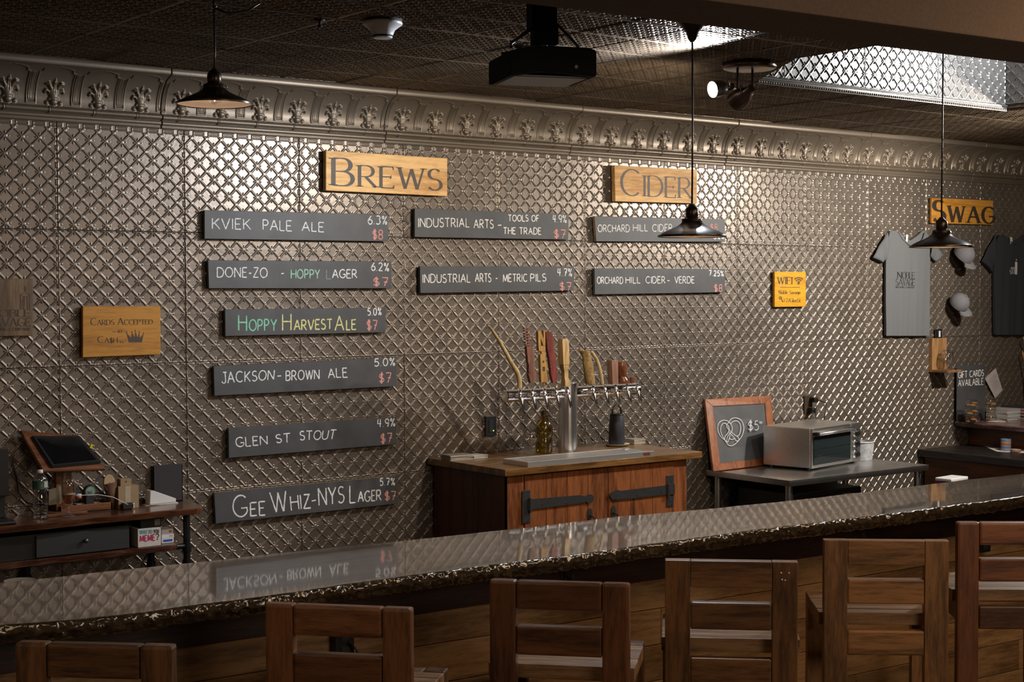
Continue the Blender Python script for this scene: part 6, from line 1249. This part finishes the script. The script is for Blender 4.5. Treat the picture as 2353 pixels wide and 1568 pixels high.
# ------------------------------------------------------------------ ceiling fittings
def pendant(label, px, y, top_px, shade, bulb=True, hook=False, canopy=None, e=0, ztop_=2.99):
    """shade: (centre px, collar y, rim y, half width px)"""
    cx_, yc, yr, hw = shade; c = on_y(cx_, yr, y); R_ = hw/F*((c-CAM).dot(FW)); zr = c.z; zcol = on_y(cx_, yc, y).z
    t_ = thing('pendant_lamp', label, 'pendant lamp', (c.x, y, zr), 0, 'bronze pendant lamps'); h = R_*.52
    pr_ = [(R_*1.0, .004), (R_*1.005, .0), (R_*.985, .002), (R_*.97, .012), (R_*.80, .024*R_/.125), (R_*.55, .042*R_/.125), (R_*.32, .060*R_/.125), (R_*.22, .078*R_/.125), (R_*.19, .09*R_/.125)]
    pr_ = [(1.0, .004), (.975, .05), (.90, .105), (.76, .18), (.58, .255), (.45, .315), (.37, .365), (.32, .41), (.285, .46)]
    outer = [(r*R_, z*R_) for r, z in pr_]
    obj('shade', lathe([(R_*.975, .001), (R_, .0), (R_*1.006, .004), (R_*1.0, .008)]+outer[1:], (0, 0, 0), 48), M['bronze'], t_, True, local=True, angle=.9)
    obj('shade_lining', lathe([(R_*.972, .003)]+[(r*.985, z-.0015) for r, z in outer[1:]], (0, 0, 0), 48), M['lining'], t_, True, local=True)
    k = R_; sk = [(.27, .435), (.30, .44), (.31, .47), (.295, .53), (.21, .57), (.175, .60), (.19, .63), (.19, .79), (.165, .85), (.10, .91), (.05, .97), (0, .98)]; zb_ = .55*k
    obj('socket', lathe([(r*k, z*k) for r, z in sk], (0, 0, 0), 28), M['bronze'], t_, True, local=True, angle=.5)
    obj('socket_knob', tube([(.28*k, 0, .5*k), (.38*k, 0, .5*k)], .03*k, 8), M['bronze'], t_, True, local=True)
    k = R_/.125; obj('bulb', lathe([(0, -.002*k), (.016*k, .002*k), (.026*k, .020*k), (.022*k, .034*k), (.014*k, .048*k), (.012*k, .06*k)], (0, 0, 0), 24), M['bulbglass'], t_, True, local=True)
    obj('filament', tube([(0, 0, .012*k), (.006*k, 0, .022*k), (-.006*k, 0, .03*k), (0, 0, .045*k)], .0012, 5), M['filament'], t_, local=True)
    zb_ = .98*R_-.105*k
    zt_ = ztop_-zr
    obj('cord', tube([(0, 0, zb_+.105*k), (.003, 0, zt_*.5), (0, 0, zt_-(.0 if hook else 0.02))], .0034, 8), M['black'], t_, True, local=True)
    if canopy: obj('canopy', lathe([(.062, zt_), (.062, zt_-.006), (.045, zt_-.02), (.024, zt_-.045), (.016, zt_-.07), (.006, zt_-.082), (0, zt_-.082)], (0, 0, 0), 32), M['bronze'], t_, True, local=True)
    if hook: obj('ceiling_hook', tube([(0, 0, zt_), (.0, 0, zt_-.01), (.012, 0, zt_-.022), (.0, 0, zt_-.034), (-.012, 0, zt_-.026)], .0028, 8), M['chrome'], t_, True, local=True); obj('swag_cord', tube([(-.0, 0, zt_-.03), (.05, -.01, zt_-.045), (.12, -.02, zt_-.03), (.16, -.03, zt_-.002)], .0034, 8), M['black'], t_, True, local=True)
    light('pendant_light', 'POINT', (c.x, y, zr+.02*k), e, (1.0, .76, .55), .012)
    return t_
M['lining'] = plain('white_enamel', (.62, .50, .42), .35, noise=.03); M['filament'] = plain('filament', (1, .7, .4), emit=(1, .62, .3), es=12)
pendant('left pendant lamp hanging from a chrome ceiling hook, wide shade', 493, -1.80, 0, (493, 235, 241, 86), hook=True, e=.6)
pendant('middle pendant lamp hanging in front of the cider board', 1589, -2.48, 0, (1590, 540, 545, 78), canopy=True, e=.5)
pendant('right pendant lamp hanging in front of the grey t-shirt', 2162, -2.50, 0, (2163, 563, 569, 72), canopy=True, e=.8, ztop_=3.745)
# smoke detector
q_ = on_z(879, 46, 2.999); k = .075; t = thing('smoke_detector', 'white funnel-shaped smoke detector on the tin ceiling', 'smoke detector', (q_.x, q_.y, 2.995))
obj('mount', lathe([(k*.98, .012), (k*.98, 0), (k*.8, -.004)], (0, 0, 0), 40), M['blackmatte'], t, True, local=True)
obj('funnel', lathe([(0, -.003), (k*.96, -.003), (k, -.008), (k*.98, -.014), (k*.82, -.022), (k*.62, -.034), (k*.54, -.048), (k*.52, -.053), (k*.40, -.053)], (0, 0, 0), 48), M['white'], t, True, local=True, angle=.6)
obj('sensor_slot', lathe([(k*.50, -.054), (k*.50, -.060), (k*.2, -.060)], (0, 0, 0), 36), M['blackmatte'], t, True, local=True, angle=.5)
obj('sensor_cap', lathe([(k*.50, -.060), (k*.48, -.064), (0, -.066)], (0, 0, 0), 36), M['white'], t, True, local=True, angle=.6)
q_ = on_z(735, 46, 2.998); tag(obj('ceiling_sprinkler', lathe([(0, -.028), (.010, -.026), (.010, -.022), (.004, -.02), (.006, -.006), (.02, -.003), (.02, .004)], tuple(q_), 16), M['blackmatte'], None, True), 'tiny dark sprinkler head on the ceiling left of the smoke detector', 'sprinkler')
# projector
YP = -2.5; c = on_y(1245, 150, YP); t = thing('projector', 'black ceiling projector on a mount arm', 'projector', tuple(c), YAW*-.55)
s_ = (c-CAM).dot(FW)/F; W_, H_, D_ = 205*s_, 62*s_, .26; dx = 2*s_
pm = plain('projector_black', (.0018, .0018, .002), .7, noise=0, spec=.15)
bm = bmesh.new(); pf = [(-W_/2, -H_/2-.012), (-W_*.18, -H_/2+.006), (W_*.05, -H_/2+.006), (W_/2, -H_/2-.004), (W_/2, H_/2-.008), (W_*.40, H_/2), (-W_*.1, H_/2), (-W_*.38, H_/2-.012), (-W_/2, H_/2-.022)]
add_prism(bm, pf, D_, Matrix.Translation((0, -D_/2, 0))); bmesh.ops.bevel(bm, geom=bm.edges[:], offset=.004, segments=2, affect='EDGES'); obj('housing', bm, pm, t, local=True)
obj('underside_plate', box((-W_*.40, -D_/2+.05, -H_/2-.006), (W_*.44, D_/2+.02, -H_/2+.002), .002, 1), plain('grey_plate', (.03, .03, .03), .3), t, local=True)
obj('lens', lathe([(.03, 0), (.034, .014), (.028, .016), (.02, .008), (0, .006)], (W_*.2, D_/2, -.005), 28, Matrix.Rotation(-PI/2, 3, 'X')), M['black'], t, True, local=True, angle=.5)
obj('infrared_window', lathe([(0, .001), (.006, .001), (.007, -.001)], (W_*.26, -D_/2-.0005, -H_*.22), 14, Matrix.Rotation(PI/2, 3, 'X')), plain('ir_brown', (.10, .04, .02), .3), t, local=True)
for k in range(9): obj('vent_rib', box((W_/2-.001, -D_/2+.02+k*.024, -H_/2+.01), (W_/2+.003, -D_/2+.032+k*.024, H_/2-.02), .001, 1), M['black'], t, local=True)
obj('mount_plate', box((-.09, -.07, H_/2+.002), (.09, .07, H_/2+.008), .002, 1), M['iron'], t, local=True)
for a, b_ in (((-.07, -.05), (-.12, -.09)), ((.07, -.05), (.10, -.09)), ((-.07, .05), (-.12, .08)), ((.07, .05), (.10, .08))): obj('spider_arm', tube([(a[0], a[1], H_/2+.006), (b_[0], b_[1], H_/2-.001)], .006, 6), M['iron'], t, local=True)
zt_ = 2.995-c.z
obj('tilt_bracket', box((-.032, -.035, H_/2+.02), (.050, .035, H_/2+.085), .006, 2), pm, t, local=True); obj('swivel', lathe([(.02, H_/2+.006), (.02, H_/2+.03)], (0, 0, 0), 20), M['iron'], t, local=True)
obj('ceiling_arm', box((-.045, -.035, H_/2+.07), (.045, .035, zt_-.008), .005, 2), pm, t, local=True); obj('ceiling_plate', box((-.075, -.06, zt_-.009), (.075, .06, zt_+.004), .003, 1), pm, t, local=True)
obj('brace_arm', tube([(-.04, -.02, H_/2+.075), (-.125, -.05, H_/2+.016), (-.125, -.05, H_/2)], .006, 8), M['iron'], t, True, local=True)
obj('signal_cable', tube([(.045, 0, H_/2+.105), (.09, -.01, H_/2+.06), (.125, -.02, H_/2+.02), (.128, -.02, H_/2-.006)], .005, 8), M['black'], t, True, local=True)
# twin spot fixture
q_ = on_z(1722, 152, 2.985); t = thing('spot_fixture', 'bronze round ceiling plate with two spot heads, one lit', 'spotlight', (q_.x, q_.y, 2.995)); R_ = 62/F*((q_-CAM).dot(FW))
fm = plain('fixture_bronze', (.16, .12, .10), .25, .85)
obj('ceiling_plate', lathe([(R_*.9, .01), (R_*.98, -.002), (R_, -.012), (R_*.96, -.022), (R_*.85, -.026), (0, -.027)], (0, 0, 0), 48), fm, t, True, local=True, angle=.9)
base = Vector((q_.x, q_.y, 2.995))
def head(tip, back, arm_top, lit, r=.036):
    ax = (tip-back).normalized(); Mx = ax.to_track_quat('Z', 'Y').to_matrix(); L_ = (tip-back).length
    h_ = obj('spot_head', lathe([(0, 0), (r*.42, .002), (r*.46, .02), (r*.55, .032), (r*.9, .055), (r*1.05, .075), (r*1.08, L_-.004), (r*1.12, L_), (r*1.0, L_), (r*.98, L_-.008), (r*.7, .06), (0, .05)], tuple(back), 32, Mx), fm, t, True, angle=.6)
    obj('lamp_glass', lathe([(0, L_-.006), (r*.9, L_-.008), (r*.97, L_-.012)], tuple(back), 28, Mx), M['glow'] if lit else M['bulbglass'], h_, True)
    mid = back+ax*.04
    obj('arm', tube([arm_top, Vector((arm_top.x, arm_top.y, mid.z+.03)), mid+Vector((0, 0, .012))], .0055, 8), fm, t, True); obj('yoke', tube([mid+Mx @ Vector((-r*.8, 0, 0))+Vector((0, 0, .03)), mid+Mx @ Vector((-r*.8, 0, 0)), mid+Mx @ Vector((r*.8, 0, 0)), mid+Mx @ Vector((r*.8, 0, 0))+Vector((0, 0, .03))], .003, 6), fm, h_, True)
head(LAMP_A, LAMP_A+Vector((.105, -.015, .022)), Vector((q_.x-.075, q_.y, 2.97)), True, .034)
c2 = on_y(1726, 218, -2.03); head(Vector((c2.x+.01, -1.93, c2.z-.02)), Vector((c2.x-.0, -2.035, c2.z+.03)), Vector((q_.x+.02, q_.y, 2.97)), True, .040)
t = thing('spot_fixture', 'spot fixture beyond the right edge of the photo', 'spotlight', (5.75, -2.0, 2.995)); obj('ceiling_plate', lathe([(.10, .01), (.11, -.012), (.09, -.026), (0, -.027)], (0, 0, 0), 40), fm, t, True, local=True)
head(Vector((5.66, -2.0, 2.785)), Vector((5.76, -2.0, 2.82)), Vector((5.76, -2.0, 2.97)), True)
